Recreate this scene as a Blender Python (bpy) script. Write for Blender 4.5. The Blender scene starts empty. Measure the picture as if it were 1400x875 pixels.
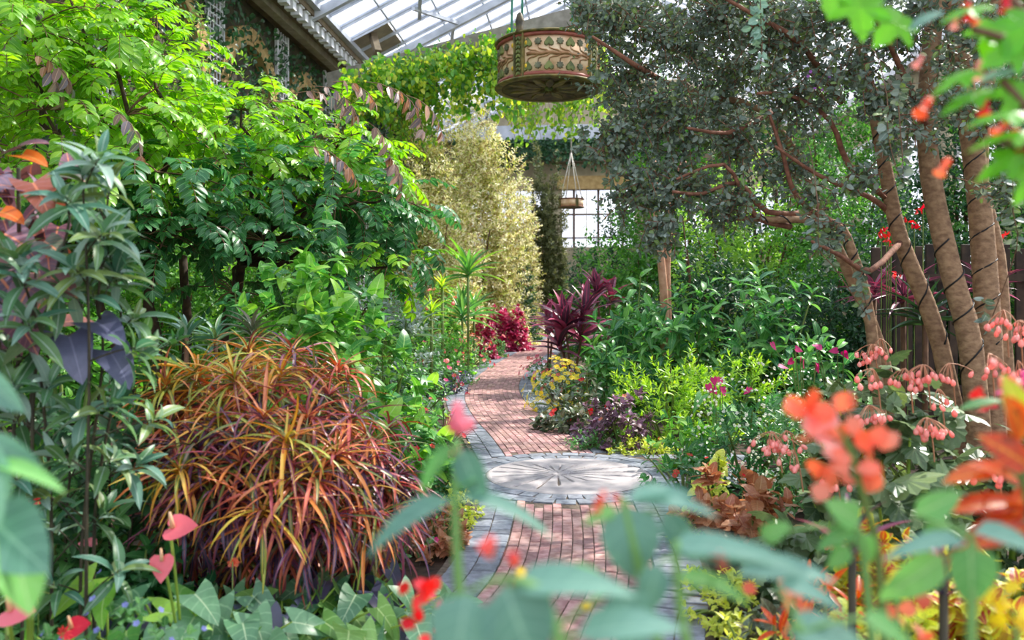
import bpy, math, random
import numpy as np
from mathutils import Vector, Matrix

# ---------------------------------------------------------------- camera, sky, sun, exposure
SC = bpy.context.scene
COL = SC.collection
F, HORIZON, EYE = 1130.0, 405.0, 1.75
cam_d = bpy.data.cameras.new('camera'); cam = bpy.data.objects.new('camera', cam_d); COL.objects.link(cam)
cam.location = (0, 0, EYE); cam.rotation_euler = (math.pi/2, 0, 0)
cam_d.sensor_width = 36.0; cam_d.lens = 36.0*F/1400.0
cam_d.shift_y = -(437.5-HORIZON)/1400.0
cam_d.clip_start = 0.05; cam_d.clip_end = 300
cam_d.dof.use_dof = True; cam_d.dof.focus_distance = 8.5; cam_d.dof.aperture_fstop = 2.0
SC.camera = cam
w = bpy.data.worlds.new('sky'); SC.world = w; w.use_nodes = True
nt = w.node_tree; bg = nt.nodes['Background']
tc = nt.nodes.new('ShaderNodeTexCoord'); sp = nt.nodes.new('ShaderNodeSeparateXYZ'); rp = nt.nodes.new('ShaderNodeValToRGB')
nt.links.new(tc.outputs['Generated'], sp.inputs[0]); nt.links.new(sp.outputs['Z'], rp.inputs[0])
rp.color_ramp.elements[0].position = 0.0; rp.color_ramp.elements[0].color = (0.90, 0.92, 0.95, 1)
rp.color_ramp.elements[1].position = 0.7; rp.color_ramp.elements[1].color = (0.74, 0.82, 1.0, 1)
nt.links.new(rp.outputs[0], bg.inputs[0]); bg.inputs[1].default_value = 1.3
sun_d = bpy.data.lights.new('sun', 'SUN'); sun_d.energy = 7.5; sun_d.angle = math.radians(0.8); sun_d.color = (1.0, 0.93, 0.80)
sun = bpy.data.objects.new('sun', sun_d); COL.objects.link(sun)
SUN_AZ, SUN_EL = math.radians(58), math.radians(48)        # azimuth from +Y towards +X
sv = Vector((math.sin(SUN_AZ)*math.cos(SUN_EL), math.cos(SUN_AZ)*math.cos(SUN_EL), math.sin(SUN_EL)))
sun.rotation_euler = sv.to_track_quat('Z', 'Y').to_euler()
SC.view_settings.view_transform = 'Standard'; SC.view_settings.look = 'None'
SC.view_settings.exposure = 0.56; SC.view_settings.gamma = 1.0; SC.view_settings.use_curve_mapping = False
SC.cycles.max_bounces = 8; SC.cycles.diffuse_bounces = 4; SC.cycles.transmission_bounces = 4; SC.cycles.transparent_max_bounces = 8
SC.cycles.sample_clamp_indirect = 6.0

# ---------------------------------------------------------------- helpers
R = np.random.default_rng(7)
UP = np.array([0., 0., 1.])
def P(px, py, Y): return np.array([(px-700)*Y/F, Y, EYE-(py-HORIZON)*Y/F])
def G(px, py):
    Y = F*EYE/(py-HORIZON); return np.array([(px-700)*Y/F, Y, 0.])
AX = math.atan(100/1130.)
def H(u, v, z): return np.array([u*math.cos(AX)+v*math.sin(AX), -u*math.sin(AX)+v*math.cos(AX), z])
def nz(a): return a/np.maximum(np.linalg.norm(a, axis=-1, keepdims=True), 1e-9)
def lin(h):
    if not isinstance(h, str): return (h[0], h[1], h[2], 1)
    c = [int(h[i:i+2], 16)/255. for i in (0, 2, 4)]
    return tuple([x/12.92 if x <= .04045 else ((x+.055)/1.055)**2.4 for x in c])+(1,)

def mesh_np(name, V, T, mat, uv=None, smooth=True):
    """V (n,3), T (m,3) triangles, uv per vertex."""
    me = bpy.data.meshes.new(name)
    V = np.asarray(V, np.float32); T = np.asarray(T, np.int32)
    me.vertices.add(len(V)); me.vertices.foreach_set('co', V.ravel())
    me.loops.add(T.size); me.loops.foreach_set('vertex_index', T.ravel())
    me.polygons.add(len(T)); me.polygons.foreach_set('loop_start', np.arange(0, T.size, 3, dtype=np.int32))
    me.polygons.foreach_set('loop_total', np.full(len(T), 3, np.int32))
    me.polygons.foreach_set('use_smooth', np.full(len(T), smooth, bool))
    if uv is not None:
        l = me.uv_layers.new(name='UVMap'); l.data.foreach_set('uv', np.asarray(uv, np.float32)[T.ravel()].ravel())
    me.update(calc_edges=True)
    if mat: me.materials.append(mat)
    return me

def link(name, me, parent=None, loc=None, **props):
    o = bpy.data.objects.new(name, me); COL.objects.link(o)
    if parent: o.parent = parent
    if loc is not None: o.location = loc
    for k, v in props.items(): o[k] = v
    return o
def thing(name, label, cat, loc=(0, 0, 0), group=None, rotz=0.0, kind=None):
    o = bpy.data.objects.new(name, None); COL.objects.link(o); o.empty_display_size = .1
    o.location = tuple(float(x) for x in loc); o.rotation_euler = (0, 0, rotz); o['label'] = label
    if cat: o['category'] = cat
    if group: o['group'] = group
    if kind: o['kind'] = kind
    return o

# plain geometry collector (polys of any size through triangulation)
class Geo:
    def __init__(s): s.V = []; s.T = []; s.n = 0
    def add(s, V, T):
        s.V.append(np.asarray(V, float)); s.T.append(np.asarray(T, int)+s.n); s.n += len(V)
    def box(s, c, d, ax=None, ch=0.0):
        """box centre c, full size d, axes rows ax; ch = chamfer of the top edges"""
        ax = np.eye(3) if ax is None else np.asarray(ax, float)
        h = np.asarray(d, float)/2; c = np.asarray(c, float)
        if ch > 0:
            pts = [(-1, -1, -1, 0), (1, -1, -1, 0), (1, 1, -1, 0), (-1, 1, -1, 0)]
            L = [np.array([x*h[0], y*h[1], -h[2]]) for x, y in ((-1, -1), (1, -1), (1, 1), (-1, 1))]
            L += [np.array([x*h[0], y*h[1], h[2]-ch]) for x, y in ((-1, -1), (1, -1), (1, 1), (-1, 1))]
            L += [np.array([x*(h[0]-ch), y*(h[1]-ch), h[2]]) for x, y in ((-1, -1), (1, -1), (1, 1), (-1, 1))]
            T = []
            for b in (0, 4):
                for i in range(4):
                    j = (i+1) % 4; T += [(b+i, b+j, b+4+j), (b+i, b+4+j, b+4+i)]
            T += [(8, 9, 10), (8, 10, 11)]
            s.add(np.array(L)@ax+c, T); return
        L = np.array([(x, y, z) for z in (-1, 1) for y in (-1, 1) for x in (-1, 1)], float)*h
        T = [(0, 2, 3), (0, 3, 1), (4, 5, 7), (4, 7, 6), (0, 1, 5), (0, 5, 4), (2, 6, 7), (2, 7, 3), (0, 4, 6), (0, 6, 2), (1, 3, 7), (1, 7, 5)]
        s.add(L@ax+c, T)
    def bar(s, a, b, w, h, up=UP):
        a = np.asarray(a, float); b = np.asarray(b, float); y = b-a; L = np.linalg.norm(y); y = y/L
        x = nz(np.cross(y, up)); z = np.cross(x, y)
        s.box((a+b)/2, (w, L, h), np.array([x, y, z]))
    def tube(s, pts, rad, sides=6, cap=True):
        pts = np.asarray(pts, float); n = len(pts); rad = np.broadcast_to(np.asarray(rad, float), (n,))
        t = nz(np.gradient(pts, axis=0)); ref = np.array([.37, .61, .7]) if abs(t[0][2]) > .5 else UP
        x = nz(np.cross(t, ref)); y = np.cross(t, x)
        a = np.arange(sides)*2*np.pi/sides
        ring = pts[:, None]+rad[:, None, None]*(np.cos(a)[None, :, None]*x[:, None]+np.sin(a)[None, :, None]*y[:, None])
        V = ring.reshape(-1, 3); T = []
        for i in range(n-1):
            for j in range(sides):
                k = (j+1) % sides; p = i*sides
                T += [(p+j, p+sides+j, p+sides+k), (p+j, p+sides+k, p+k)]
        if cap:
            V = np.vstack([V, pts[-1:]+t[-1:]*rad[-1]*.4, pts[:1]-t[:1]*rad[0]*.2]); e = n*sides
            for j in range(sides):
                k = (j+1) % sides; T += [((n-1)*sides+j, e, (n-1)*sides+k), (k, e+1, j)]
        s.add(V, T)
    def lathe(s, prof, seg=32, c=(0, 0, 0)):
        prof = np.asarray(prof, float); a = np.arange(seg)*2*np.pi/seg; n = len(prof)
        V = np.stack([prof[:, :1]*np.cos(a), prof[:, :1]*np.sin(a), np.repeat(prof[:, 1:2], seg, 1)], -1).reshape(-1, 3)+np.asarray(c, float)
        T = []
        for i in range(n-1):
            for j in range(seg):
                k = (j+1) % seg; T += [(i*seg+j, i*seg+k, (i+1)*seg+k), (i*seg+j, (i+1)*seg+k, (i+1)*seg+j)]
        s.add(V, T)
    def prism(s, outline, th, M, o):
        """outline (n,2) closed, extruded th along M[2]; rows of M = local axes, o = origin"""
        n = len(outline); q = np.asarray(outline, float); c = q.mean(0)
        A = np.c_[q, np.zeros(n)]; B = np.c_[q*.9+c*.1, np.full(n, th)]; V = np.vstack([A, B, [[c[0], c[1], th*1.15]]])
        T = []
        for i in range(n):
            j = (i+1) % n; T += [(i, j, n+j), (i, n+j, n+i), (n+i, n+j, 2*n)]
        s.add(V@np.asarray(M)+np.asarray(o, float), T)
    def build(s, name, mat, parent=None, smooth=False, origin=None, **props):
        V = np.vstack(s.V)
        if origin is not None: V = V-np.asarray(origin, float)
        return link(name, mesh_np(name, V, np.vstack(s.T), mat, smooth=smooth), parent, **props)

def bez(a, b, c, n=6):
    t = np.linspace(0, 1, n)[:, None]; a, b, c = map(np.asarray, (a, b, c)); return (1-t)**2*a+2*t*(1-t)*b+t*t*c
def wander(a, b, n, amp, rng=R, sag=0.0):
    a, b = np.asarray(a, float), np.asarray(b, float); t = np.linspace(0, 1, n)[:, None]
    L = np.linalg.norm(b-a); off = rng.normal(0, 1, (n, 3)).cumsum(0)*amp*L/np.sqrt(n)
    off = off-off[:1]-(off[-1:]-off[:1])*t
    return a+(b-a)*t+off+np.array([0, 0, 1.])*sag*L*(t*(1-t))*4

# ---------------------------------------------------------------- materials
def N(nt, t, **k):
    n = nt.nodes.new(t)
    for a, b in k.items(): setattr(n, a, b)
    return n
def math_(nt, op, a, b=None, clamp=False):
    n = N(nt, 'ShaderNodeMath', operation=op, use_clamp=clamp)
    for i, v in enumerate((a, b)):
        if v is None: continue
        if isinstance(v, (int, float)): n.inputs[i].default_value = v
        else: nt.links.new(v, n.inputs[i])
    return n.outputs[0]
def mix_(nt, f, a, b, mode='MIX'):
    n = N(nt, 'ShaderNodeMix', data_type='RGBA', blend_type=mode)
    for i, v in ((0, f), (6, a), (7, b)):
        if isinstance(v, (int, float)): n.inputs[i].default_value = v
        elif isinstance(v, tuple): n.inputs[i].default_value = v
        else: nt.links.new(v, n.inputs[i])
    return n.outputs[2]
def leafmat(name, cols, rib=None, ribw=.09, edge=None, edgew=.7, veins=0.0, veincol=None, spots=None, spotscale=9, rough=.42,
            trans=.32, center=None, noise=.18, spec=.5, tint=None, midstripe=None):
    m = bpy.data.materials.new(name); m.use_nodes = True; nt = m.node_tree; nt.nodes.clear()
    oi = N(nt, 'ShaderNodeObjectInfo'); ge = N(nt, 'ShaderNodeNewGeometry')
    r = math_(nt, 'FRACT', math_(nt, 'ADD', oi.outputs['Random'], ge.outputs['Random Per Island']))
    cr = N(nt, 'ShaderNodeValToRGB'); e = cr.color_ramp.elements; cr.color_ramp.interpolation = 'CONSTANT' if len(cols) > 4 else 'LINEAR'
    while len(e) < len(cols): e.new(.5)
    for i, c in enumerate(cols):
        e[i].position = i/(len(cols) if len(cols) > 4 else max(1, len(cols)-1)); e[i].color = lin(c)
    nt.links.new(r, cr.inputs[0]); c = cr.outputs[0]
    uv = N(nt, 'ShaderNodeUVMap'); s = N(nt, 'ShaderNodeSeparateXYZ'); nt.links.new(uv.outputs[0], s.inputs[0])
    au = math_(nt, 'MULTIPLY', math_(nt, 'ABSOLUTE', math_(nt, 'SUBTRACT', s.outputs[0], .5)), 2.0)
    if noise or spots:
        no = N(nt, 'ShaderNodeTexNoise'); no.inputs['Scale'].default_value = spotscale; no.inputs['Detail'].default_value = 3
        cb = N(nt, 'ShaderNodeVectorMath', operation='ADD'); nt.links.new(uv.outputs[0], cb.inputs[0])
        cc = N(nt, 'ShaderNodeCombineXYZ'); nt.links.new(math_(nt, 'MULTIPLY', r, 37.), cc.inputs[2]); nt.links.new(cc.outputs[0], cb.inputs[1])
        nt.links.new(cb.outputs[0], no.inputs['Vector'])
        if spots:
            f = math_(nt, 'MULTIPLY', math_(nt, 'SUBTRACT', no.outputs[0], spots[1], True), 12., True); c = mix_(nt, f, c, lin(spots[0]))
        if noise:
            f = math_(nt, 'ADD', 1-noise, math_(nt, 'MULTIPLY', no.outputs[0], noise*2))
            h = N(nt, 'ShaderNodeHueSaturation'); nt.links.new(f, h.inputs['Value']); nt.links.new(c, h.inputs['Color']); c = h.outputs[0]
    if midstripe:
        f = math_(nt, 'MULTIPLY', math_(nt, 'LESS_THAN', au, midstripe[1]), math_(nt, 'GREATER_THAN', r, midstripe[2])); c = mix_(nt, f, c, lin(midstripe[0]))
    if veins:
        ph = math_(nt, 'MULTIPLY', math_(nt, 'SUBTRACT', s.outputs[1], math_(nt, 'MULTIPLY', au, .22)), veins*2*math.pi)
        f = math_(nt, 'MULTIPLY', math_(nt, 'SUBTRACT', math_(nt, 'SINE', ph), .80, True), 5., True)
        c = mix_(nt, math_(nt, 'MULTIPLY', f, .6), c, lin(veincol or rib))
    if edge:
        f = math_(nt, 'GREATER_THAN', au, edgew); c = mix_(nt, f, c, lin(edge))
    if rib:
        f = math_(nt, 'LESS_THAN', au, ribw); c = mix_(nt, math_(nt, 'MULTIPLY', f, .8), c, lin(rib))
    if center:
        f = math_(nt, 'LESS_THAN', s.outputs[1], .22); c = mix_(nt, f, c, lin(center))
    p = N(nt, 'ShaderNodeBsdfPrincipled'); p.inputs['Roughness'].default_value = rough; p.inputs['Specular IOR Level'].default_value = spec
    nt.links.new(c, p.inputs['Base Color'])
    tl = N(nt, 'ShaderNodeBsdfTranslucent'); tcol = mix_(nt, .35, c, mix_(nt, 1.0, c, lin(tint) if tint else (1.6, 1.5, .5, 1), 'MULTIPLY'))
    h2 = N(nt, 'ShaderNodeHueSaturation'); h2.inputs['Value'].default_value = 1.45; h2.inputs['Saturation'].default_value = 1.05
    nt.links.new(tcol, h2.inputs['Color']); nt.links.new(h2.outputs[0], tl.inputs[0])
    mx = N(nt, 'ShaderNodeMixShader'); mx.inputs[0].default_value = trans
    nt.links.new(p.outputs[0], mx.inputs[1]); nt.links.new(tl.outputs[0], mx.inputs[2])
    o = N(nt, 'ShaderNodeOutputMaterial'); nt.links.new(mx.outputs[0], o.inputs[0])
    return m
def solid(name, a, b=None, scale=6., rough=.7, bump=0.0, metal=0.0, vary=0.0, stretch=None, det=5, thr=(.35, .65), coord='Object'):
    m = bpy.data.materials.new(name); m.use_nodes = True; nt = m.node_tree; p = nt.nodes['Principled BSDF']
    p.inputs['Roughness'].default_value = rough; p.inputs['Metallic'].default_value = metal
    tc = N(nt, 'ShaderNodeTexCoord'); mp = N(nt, 'ShaderNodeMapping'); nt.links.new(tc.outputs[coord], mp.inputs[0])
    oi = N(nt, 'ShaderNodeObjectInfo'); ge = N(nt, 'ShaderNodeNewGeometry')
    r = math_(nt, 'FRACT', math_(nt, 'ADD', oi.outputs['Random'], ge.outputs['Random Per Island']))
    if stretch: mp.inputs['Scale'].default_value = stretch
    if vary:
        cx = N(nt, 'ShaderNodeCombineXYZ')
        for i in range(3): nt.links.new(math_(nt, 'MULTIPLY', r, 13.+i), cx.inputs[i])
        nt.links.new(cx.outputs[0], mp.inputs['Location'])
    no = N(nt, 'ShaderNodeTexNoise'); no.inputs['Scale'].default_value = scale; no.inputs['Detail'].default_value = det
    nt.links.new(mp.outputs[0], no.inputs['Vector'])
    mr = N(nt, 'ShaderNodeMapRange'); mr.inputs[1].default_value, mr.inputs[2].default_value = thr; nt.links.new(no.outputs[0], mr.inputs[0])
    c = mix_(nt, mr.outputs[0], lin(a), lin(b or a))
    if vary:
        h = N(nt, 'ShaderNodeHueSaturation'); nt.links.new(math_(nt, 'ADD', 1-vary, math_(nt, 'MULTIPLY', r, 2*vary)), h.inputs['Value'])
        nt.links.new(math_(nt, 'ADD', .5-vary*.04, math_(nt, 'MULTIPLY', math_(nt, 'FRACT', math_(nt, 'MULTIPLY', r, 7.3)), vary*.08)), h.inputs['Hue'])
        nt.links.new(c, h.inputs['Color']); c = h.outputs[0]
    nt.links.new(c, p.inputs['Base Color'])
    if bump:
        b_ = N(nt, 'ShaderNodeBump'); b_.inputs['Strength'].default_value = bump; b_.inputs['Distance'].default_value = .02
        nt.links.new(no.outputs[0], b_.inputs['Height']); nt.links.new(b_.outputs[0], p.inputs['Normal'])
    return m

# ---------------------------------------------------------------- leaf and flower templates (x across, y along, z upper side)
TPL = {}
def blade(name, wf, rows, fold=.15, arch=.5, sweep=None, wave=0.0, smooth=True, asp=.5):
    """arch in radians over the leaf; wf(t) half width with maximum .5"""
    ts = np.linspace(0, 1, rows+1); V = []; U = []; idx = []
    for t in ts:
        th = arch*t
        if abs(arch) > 1e-3: y, z = math.sin(th)/arch, -(1-math.cos(th))/arch
        else: y, z = t, 0.
        wd = wf(t)
        if wd < 1e-3: idx.append((len(V),)); V.append((0, y, z)); U.append((.5, t)); continue
        s = sweep(t) if sweep else 0.0
        f = fold*wd*asp*2; wv = wave*math.sin(t*17)
        idx.append((len(V), len(V)+1, len(V)+2))
        V += [(-wd, y-s, z+f+wv), (0, y, z), (wd, y-s, z+f-wv)]; U += [(0, t), (.5, t), (1, t)]
    T = []
    for a, b in zip(idx[:-1], idx[1:]):
        if len(a) == 1 and len(b) == 3: T += [(a[0], b[1], b[0]), (a[0], b[2], b[1])]
        elif len(a) == 3 and len(b) == 1: T += [(a[0], a[1], b[0]), (a[1], a[2], b[0])]
        elif len(a) == 3: T += [(a[0], a[1], b[1]), (a[0], b[1], b[0]), (a[1], a[2], b[2]), (a[1], b[2], b[1])]
    TPL[name] = (np.array(V), np.array(T), np.array(U), smooth)
def fan(name, out, c=(0, .35), cup=.1, smooth=False, radial=False):
    """out: one side outline from base to tip (x>0), mirrored"""
    o = [(x, y) for x, y in out]; o = o+[(-x, y) for x, y in o[::-1] if x > 1e-4]
    V = [(c[0], c[1], 0)]; U = [(.5, 0 if radial else c[1])]
    for x, y in o:
        r = math.hypot(x-c[0], y-c[1]); V.append((x, y, -cup*r*r*2)); U.append((.5 if radial else (0.02 if x < -1e-4 else .98 if x > 1e-4 else .5), 1 if radial else y))
    n = len(o); T = [(0, 1+i, 1+(i+1) % n) for i in range(n)]
    TPL[name] = (np.array(V), np.array(T), np.array(U), smooth)
def petals(name, n, inner=.12, wid=.95, cup=.25, tip=.85):
    V = [(0, 0, 0)]; U = [(.5, 0)]; T = []
    for k in range(n):
        a = 2*math.pi*k/n; h = math.pi/n*wid; b = len(V)
        for r, da in ((inner, -h*.6), (.75, -h), (1., 0), (.75, h), (inner, h*.6)):
            V.append((r*math.sin(a+da)*.5, r*math.cos(a+da)*.5, cup*r*r*.5-.02*(da != 0))); U.append((.5, r))
        T += [(0, b, b+4), (b, b+1, b+2), (b, b+2, b+4), (b+2, b+3, b+4)]
    TPL[name] = (np.array(V), np.array(T)[:, ::-1], np.array(U), False)
sn = lambda t, p=1., q=1.: .5*max(0., math.sin(math.pi*t**p))**q
blade('lance', lambda t: sn(t, .8, .8), 6, .22, .9, asp=.25)
blade('lance_flat', lambda t: sn(t, .85, .9), 5, .15, .35, asp=.3)
blade('ovate', lambda t: sn(t, .65, .7), 6, .16, .6)
blade('oval', lambda t: sn(t, .9, .6), 4, .12, .4, smooth=False)
blade('tiny', lambda t: sn(t, .9, 1.), 2, .2, .3, smooth=False)
blade('small', lambda t: sn(t, .8, .8), 3, .2, .5, smooth=False)
blade('obovate', lambda t: sn(t, 1.25, .75), 5, .15, .5)
blade('heart', lambda t: 0 if t > .995 else .5*min(1., (1-t)**.62*1.12*(1 if t > .05 else .86)), 7, .16, .7, sweep=lambda t: .22*(1-t)**3)
blade('arrow', lambda t: 0 if t > .995 else .5*(1-t)**.8*(1 if t > .05 else .8), 7, .14, .8, sweep=lambda t: .3*(1-t)**3)
for i, a in enumerate((.7, 1.2, 1.7, 2.3)):
    blade('strap%d' % i, lambda t: 0 if t > .99 else .5*min(1, 6*(t+.06))*min(1., (1-t)*3.2)**.7, 8, .3, a, asp=.05)
blade('sword', lambda t: 0 if t > .99 else .5*min(1, 2.2*(t+.25))*min(1., (1-t)*2.0)**.8, 7, .35, .7, asp=.12)
blade('spike', lambda t: 0 if t > .99 else .5*(1-t)**.6, 5, .3, .9, asp=.04)
def serr(t): return sn(t, .7, .6)*(1+.16*((t*9) % 1.0-.5))
blade('coleus', serr, 14, .1, .5, wave=.015, smooth=False)
blade('nettle', lambda t: sn(t, .62, .75)*(1+.12*((t*7) % 1.0-.5)), 10, .14, .7, wave=.01, smooth=False)
fan('begonia', [(0, 0), (.16, -.16), (.34, -.14), (.46, .02), (.40, .16), (.52, .24), (.44, .38), (.50, .50), (.34, .58), (.32, .72), (.18, .78), (.10, .92), (0, 1.02)], c=(0, .28), cup=.22)
fan('maple', [(0, 0), (.14, -.08), (.38, -.02), (.50, .10), (.36, .20), (.44, .30), (.62, .52), (.42, .54), (.26, .50), (.20, .60), (.22, .74), (.10, .90), (0, 1.05)], c=(0, .3), cup=.14)
fan('spathe', [(0, .03), (.12, -.10), (.30, -.12), (.46, .02), (.48, .22), (.40, .45), (.26, .68), (.12, .86), (0, 1.0)], c=(0, .3), cup=-.12, smooth=True)
petals('flower5', 5); petals('flower8', 9, .2, .7, .1); petals('star4', 4, .12, .8, .6)
def blobt(name, n=6):
    V = [(0, 0, .5)]+[(.5*math.cos(a)*c, .5*math.sin(a)*c, z) for z, c in ((.2, .9), (-.25, .85)) for a in np.arange(n)*2*math.pi/n]+[(0, 0, -.5)]
    T = []
    for j in range(n):
        k = (j+1) % n; T += [(0, 1+j, 1+k), (1+j, 1+n+j, 1+n+k), (1+j, 1+n+k, 1+k), (1+n+j, 2*n+1, 1+n+k)]
    TPL[name] = (np.array(V), np.array(T), np.full((len(V), 2), .5), True)
blobt('bud')
# drooping bell / folded petal cluster unit
g = Geo(); g.lathe([(0.02, 0), (.2, .08), (.26, .35), (.22, .7), (.42, 1.0)], 8)
VV = np.vstack(g.V)[:, [0, 2, 1]]; TPL['bell'] = (VV, np.vstack(g.T), np.c_[np.full(len(VV), .5), VV[:, 1]], True)
g = Geo(); g.lathe([(0.0, 0), (.32, .2), (.5, .55), (.38, .85), (0.0, 1.0)], 6)
VV = np.vstack(g.V)[:, [0, 2, 1]]; VV[:, 2] *= .5; TPL['drop'] = (VV, np.vstack(g.T), np.c_[np.full(len(VV), .5), VV[:, 1]], True)

# ---------------------------------------------------------------- plants
_cache = {}
ALL = []
class Plant:
    def __init__(s, name, label, cat, base, group=None):
        s.base = np.asarray(base, float); s.root = thing(name, label, cat, s.base, group); s.b = []
    def add(s, tpl, mat, pos, dr, nr, L, W, part='leaf', keep=40, minpx=9., rest='foliage'):
        pos = np.atleast_2d(pos); n = len(pos)
        s.b.append([tpl, mat, pos, np.broadcast_to(dr, (n, 3)), np.broadcast_to(nr, (n, 3)), np.broadcast_to(L, (n,)), np.broadcast_to(W, (n,)), part, keep, minpx, rest])
        return s
    def tube(s, pts, rad, mat, part='stem', sides=6):
        g = Geo(); g.tube(pts, rad, sides); return g.build(part, mat, s.root, True, s.base)
    def stems(s, curves, mat, sides=4, part='stems'):
        g = Geo()
        for pts, rad in curves: g.tube(pts, rad, sides, False)
        return g.build(part, mat, s.root, True, s.base, kind='stuff')
    def done(s):
        for tpl, mat, pos, dr, nr, L, W, part, keep, minpx, rest in s.b:
            V, T, U, sm = TPL[tpl]
            y = nz(dr); z = nz(nr-(nr*y).sum(-1, keepdims=True)*y+1e-6); x = np.cross(y, z)
            B = np.stack([x*W[:, None], y*L[:, None], z*L[:, None]], 1)
            loc = pos-s.base
            Y = np.maximum(pos[:, 1], .05); px = 700+pos[:, 0]*F/Y; py = HORIZON-(pos[:, 2]-EYE)*F/Y
            size = L*F/Y; vis = (px > -20) & (px < 1420) & (py > -20) & (py < 895) & (size >= minpx)
            d = np.linalg.norm(pos-np.array([0, 0, EYE]), axis=1); span = d.max()-d.min()+1e-6
            score = size/size.max()-.9*(d-d.min())/span*min(1, span) + R.uniform(0, .25, len(pos))
            score[~vis] = -9
            order = np.argsort(-score)[:keep]; order = order[score[order] > -5] if keep else order[:0]
            single = np.zeros(len(pos), bool); single[order] = True
            key = (tpl, mat.name, part)
            if len(order) and key not in _cache: _cache[key] = mesh_np(part, V, T, mat, U, sm)
            for i in order:
                o = bpy.data.objects.new(part, _cache[key]); COL.objects.link(o); o.parent = s.root
                b = B[i]; l = loc[i]
                o.matrix_basis = Matrix(((b[0][0], b[1][0], b[2][0], l[0]), (b[0][1], b[1][1], b[2][1], l[1]), (b[0][2], b[1][2], b[2][2], l[2]), (0, 0, 0, 1)))
            m = ~single; n = int(m.sum())
            if n:
                VV = (V[None]@B[m]+loc[m][:, None]).reshape(-1, 3)
                TT = (T[None]+(np.arange(n)*len(V))[:, None, None]).reshape(-1, 3)
                link(rest, mesh_np(rest, VV, TT, mat, np.tile(U, (n, 1)), sm), s.root, kind='stuff')
        ALL.append(s); return s

def rnd_dir(n, rng=R): return nz(rng.normal(0, 1, (n, 3)))
def dome(c, rx, ry, h, n, lo=.72, front=.55, flat=0.0, rng=R, zmin=-.05):
    """points on the shell of a half ellipsoid standing at c, outward normals"""
    d = rnd_dir(n, rng); d[:, 2] = np.abs(d[:, 2])*(1-flat)+zmin
    k = rng.random(n) < front; d[k, 1] = -np.abs(d[k, 1]); d = nz(d)
    r = rng.uniform(lo, 1.0, n)[:, None]*(1+.10*np.sin(d[:, :1]*7+d[:, 1:2]*5+c[0]*3)+.07*np.sin(d[:, 2:]*11+d[:, :1]*9))
    S = np.array([rx, ry, h]); return np.asarray(c)+d*r*S, nz(d/S*min(S))
def ball(c, r, n, lo=.5, rng=R):
    d = rnd_dir(n, rng); return np.asarray(c)+d*(rng.uniform(lo, 1, n)[:, None])*np.asarray(r), d
def axes_of(nrm, up=.7, jit=.3, rng=R): return nz(nrm+UP*up+rng.normal(0, jit, nrm.shape))
def shoots(tips, axes, slen, k, L, W, a0=.5, a1=1.4, grav=.6, jit=.15, rng=R, pair=False):
    """k leaves on every shoot: the youngest at the tip at angle a0 from the axis, the oldest lowest at a1"""
    n = len(tips); ref = nz(np.cross(axes, nz(rng.normal(0, 1, (n, 3))))); ref2 = np.cross(axes, ref)
    j = np.arange(k); f = j/max(1, k-1)
    az = (j*2.399 if not pair else (j//2)*1.5708+(j % 2)*math.pi)[None]+rng.uniform(0, 6.28, (n, 1))+rng.normal(0, .12, (n, k))
    a = a0+(a1-a0)*f[None]+rng.normal(0, jit, (n, k))
    rad = np.cos(az)[..., None]*ref[:, None]+np.sin(az)[..., None]*ref2[:, None]
    ax = axes[:, None]
    dr = ax*np.cos(a)[..., None]+rad*np.sin(a)[..., None]
    nr = ax*np.sin(a)[..., None]-rad*np.cos(a)[..., None]
    nr = nz(nr*(1-grav)+UP*grav+rng.normal(0, jit, nr.shape))
    pos = tips[:, None]-ax*(f[None, :, None]*slen*rng.uniform(.8, 1.2, (n, 1, 1)))
    s = rng.uniform(.72, 1.15, (n, k))*(.6+.4*np.minimum(1, f*3+.2))[None]
    return pos.reshape(-1, 3), dr.reshape(-1, 3), nr.reshape(-1, 3), (L*s).ravel(), (W*s).ravel()
def fronds(base, dr, length, pairs, L, W, arch=.8, rng=R, lift=.15, ang=.95, nrm=None, swing=.0):
    n = len(base); dr = nz(dr); nr = UP if nrm is None else nrm; nr = nz(nr-(dr*nr).sum(-1, keepdims=True)*dr); sd = np.cross(dr, nr)
    length = np.broadcast_to(length, (n,))*rng.uniform(.75, 1.15, n)
    P_, D_, N_, L_ = [], [], [], []; curves = []
    S = np.linspace(.22, 1, pairs)
    for s in S:
        th = arch*s; pt = base+length[:, None]*(dr*math.sin(th)/arch-nr*(1-math.cos(th))/arch)
        t = dr*math.cos(th)-nr*math.sin(th); nn = nr*math.cos(th)+dr*math.sin(th)
        sc = L*(.75+.5*math.sin(math.pi*min(1, s*.9)))
        for sg in (-1, 1):
            d = nz(sd*sg*math.sin(ang)+t*math.cos(ang)-nn*lift+rng.normal(0, .10, (n, 3)))
            P_.append(pt); D_.append(d); N_.append(nz(nn+rng.normal(0, .18, (n, 3)))); L_.append(sc*rng.uniform(.85, 1.1, n))
    P_.append(pt); D_.append(t); N_.append(nn); L_.append(np.full(n, L*.9))
    tt = np.linspace(0, 1, 5)
    for i in range(n):
        pts = np.array([base[i]+length[i]*(dr[i]*math.sin(arch*s)/arch-nr[i]*(1-math.cos(arch*s))/arch) for s in tt]); curves.append((pts, .004))
    L_ = np.concatenate(L_); return (np.vstack(P_), np.vstack(D_), np.vstack(N_), L_), curves

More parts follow.
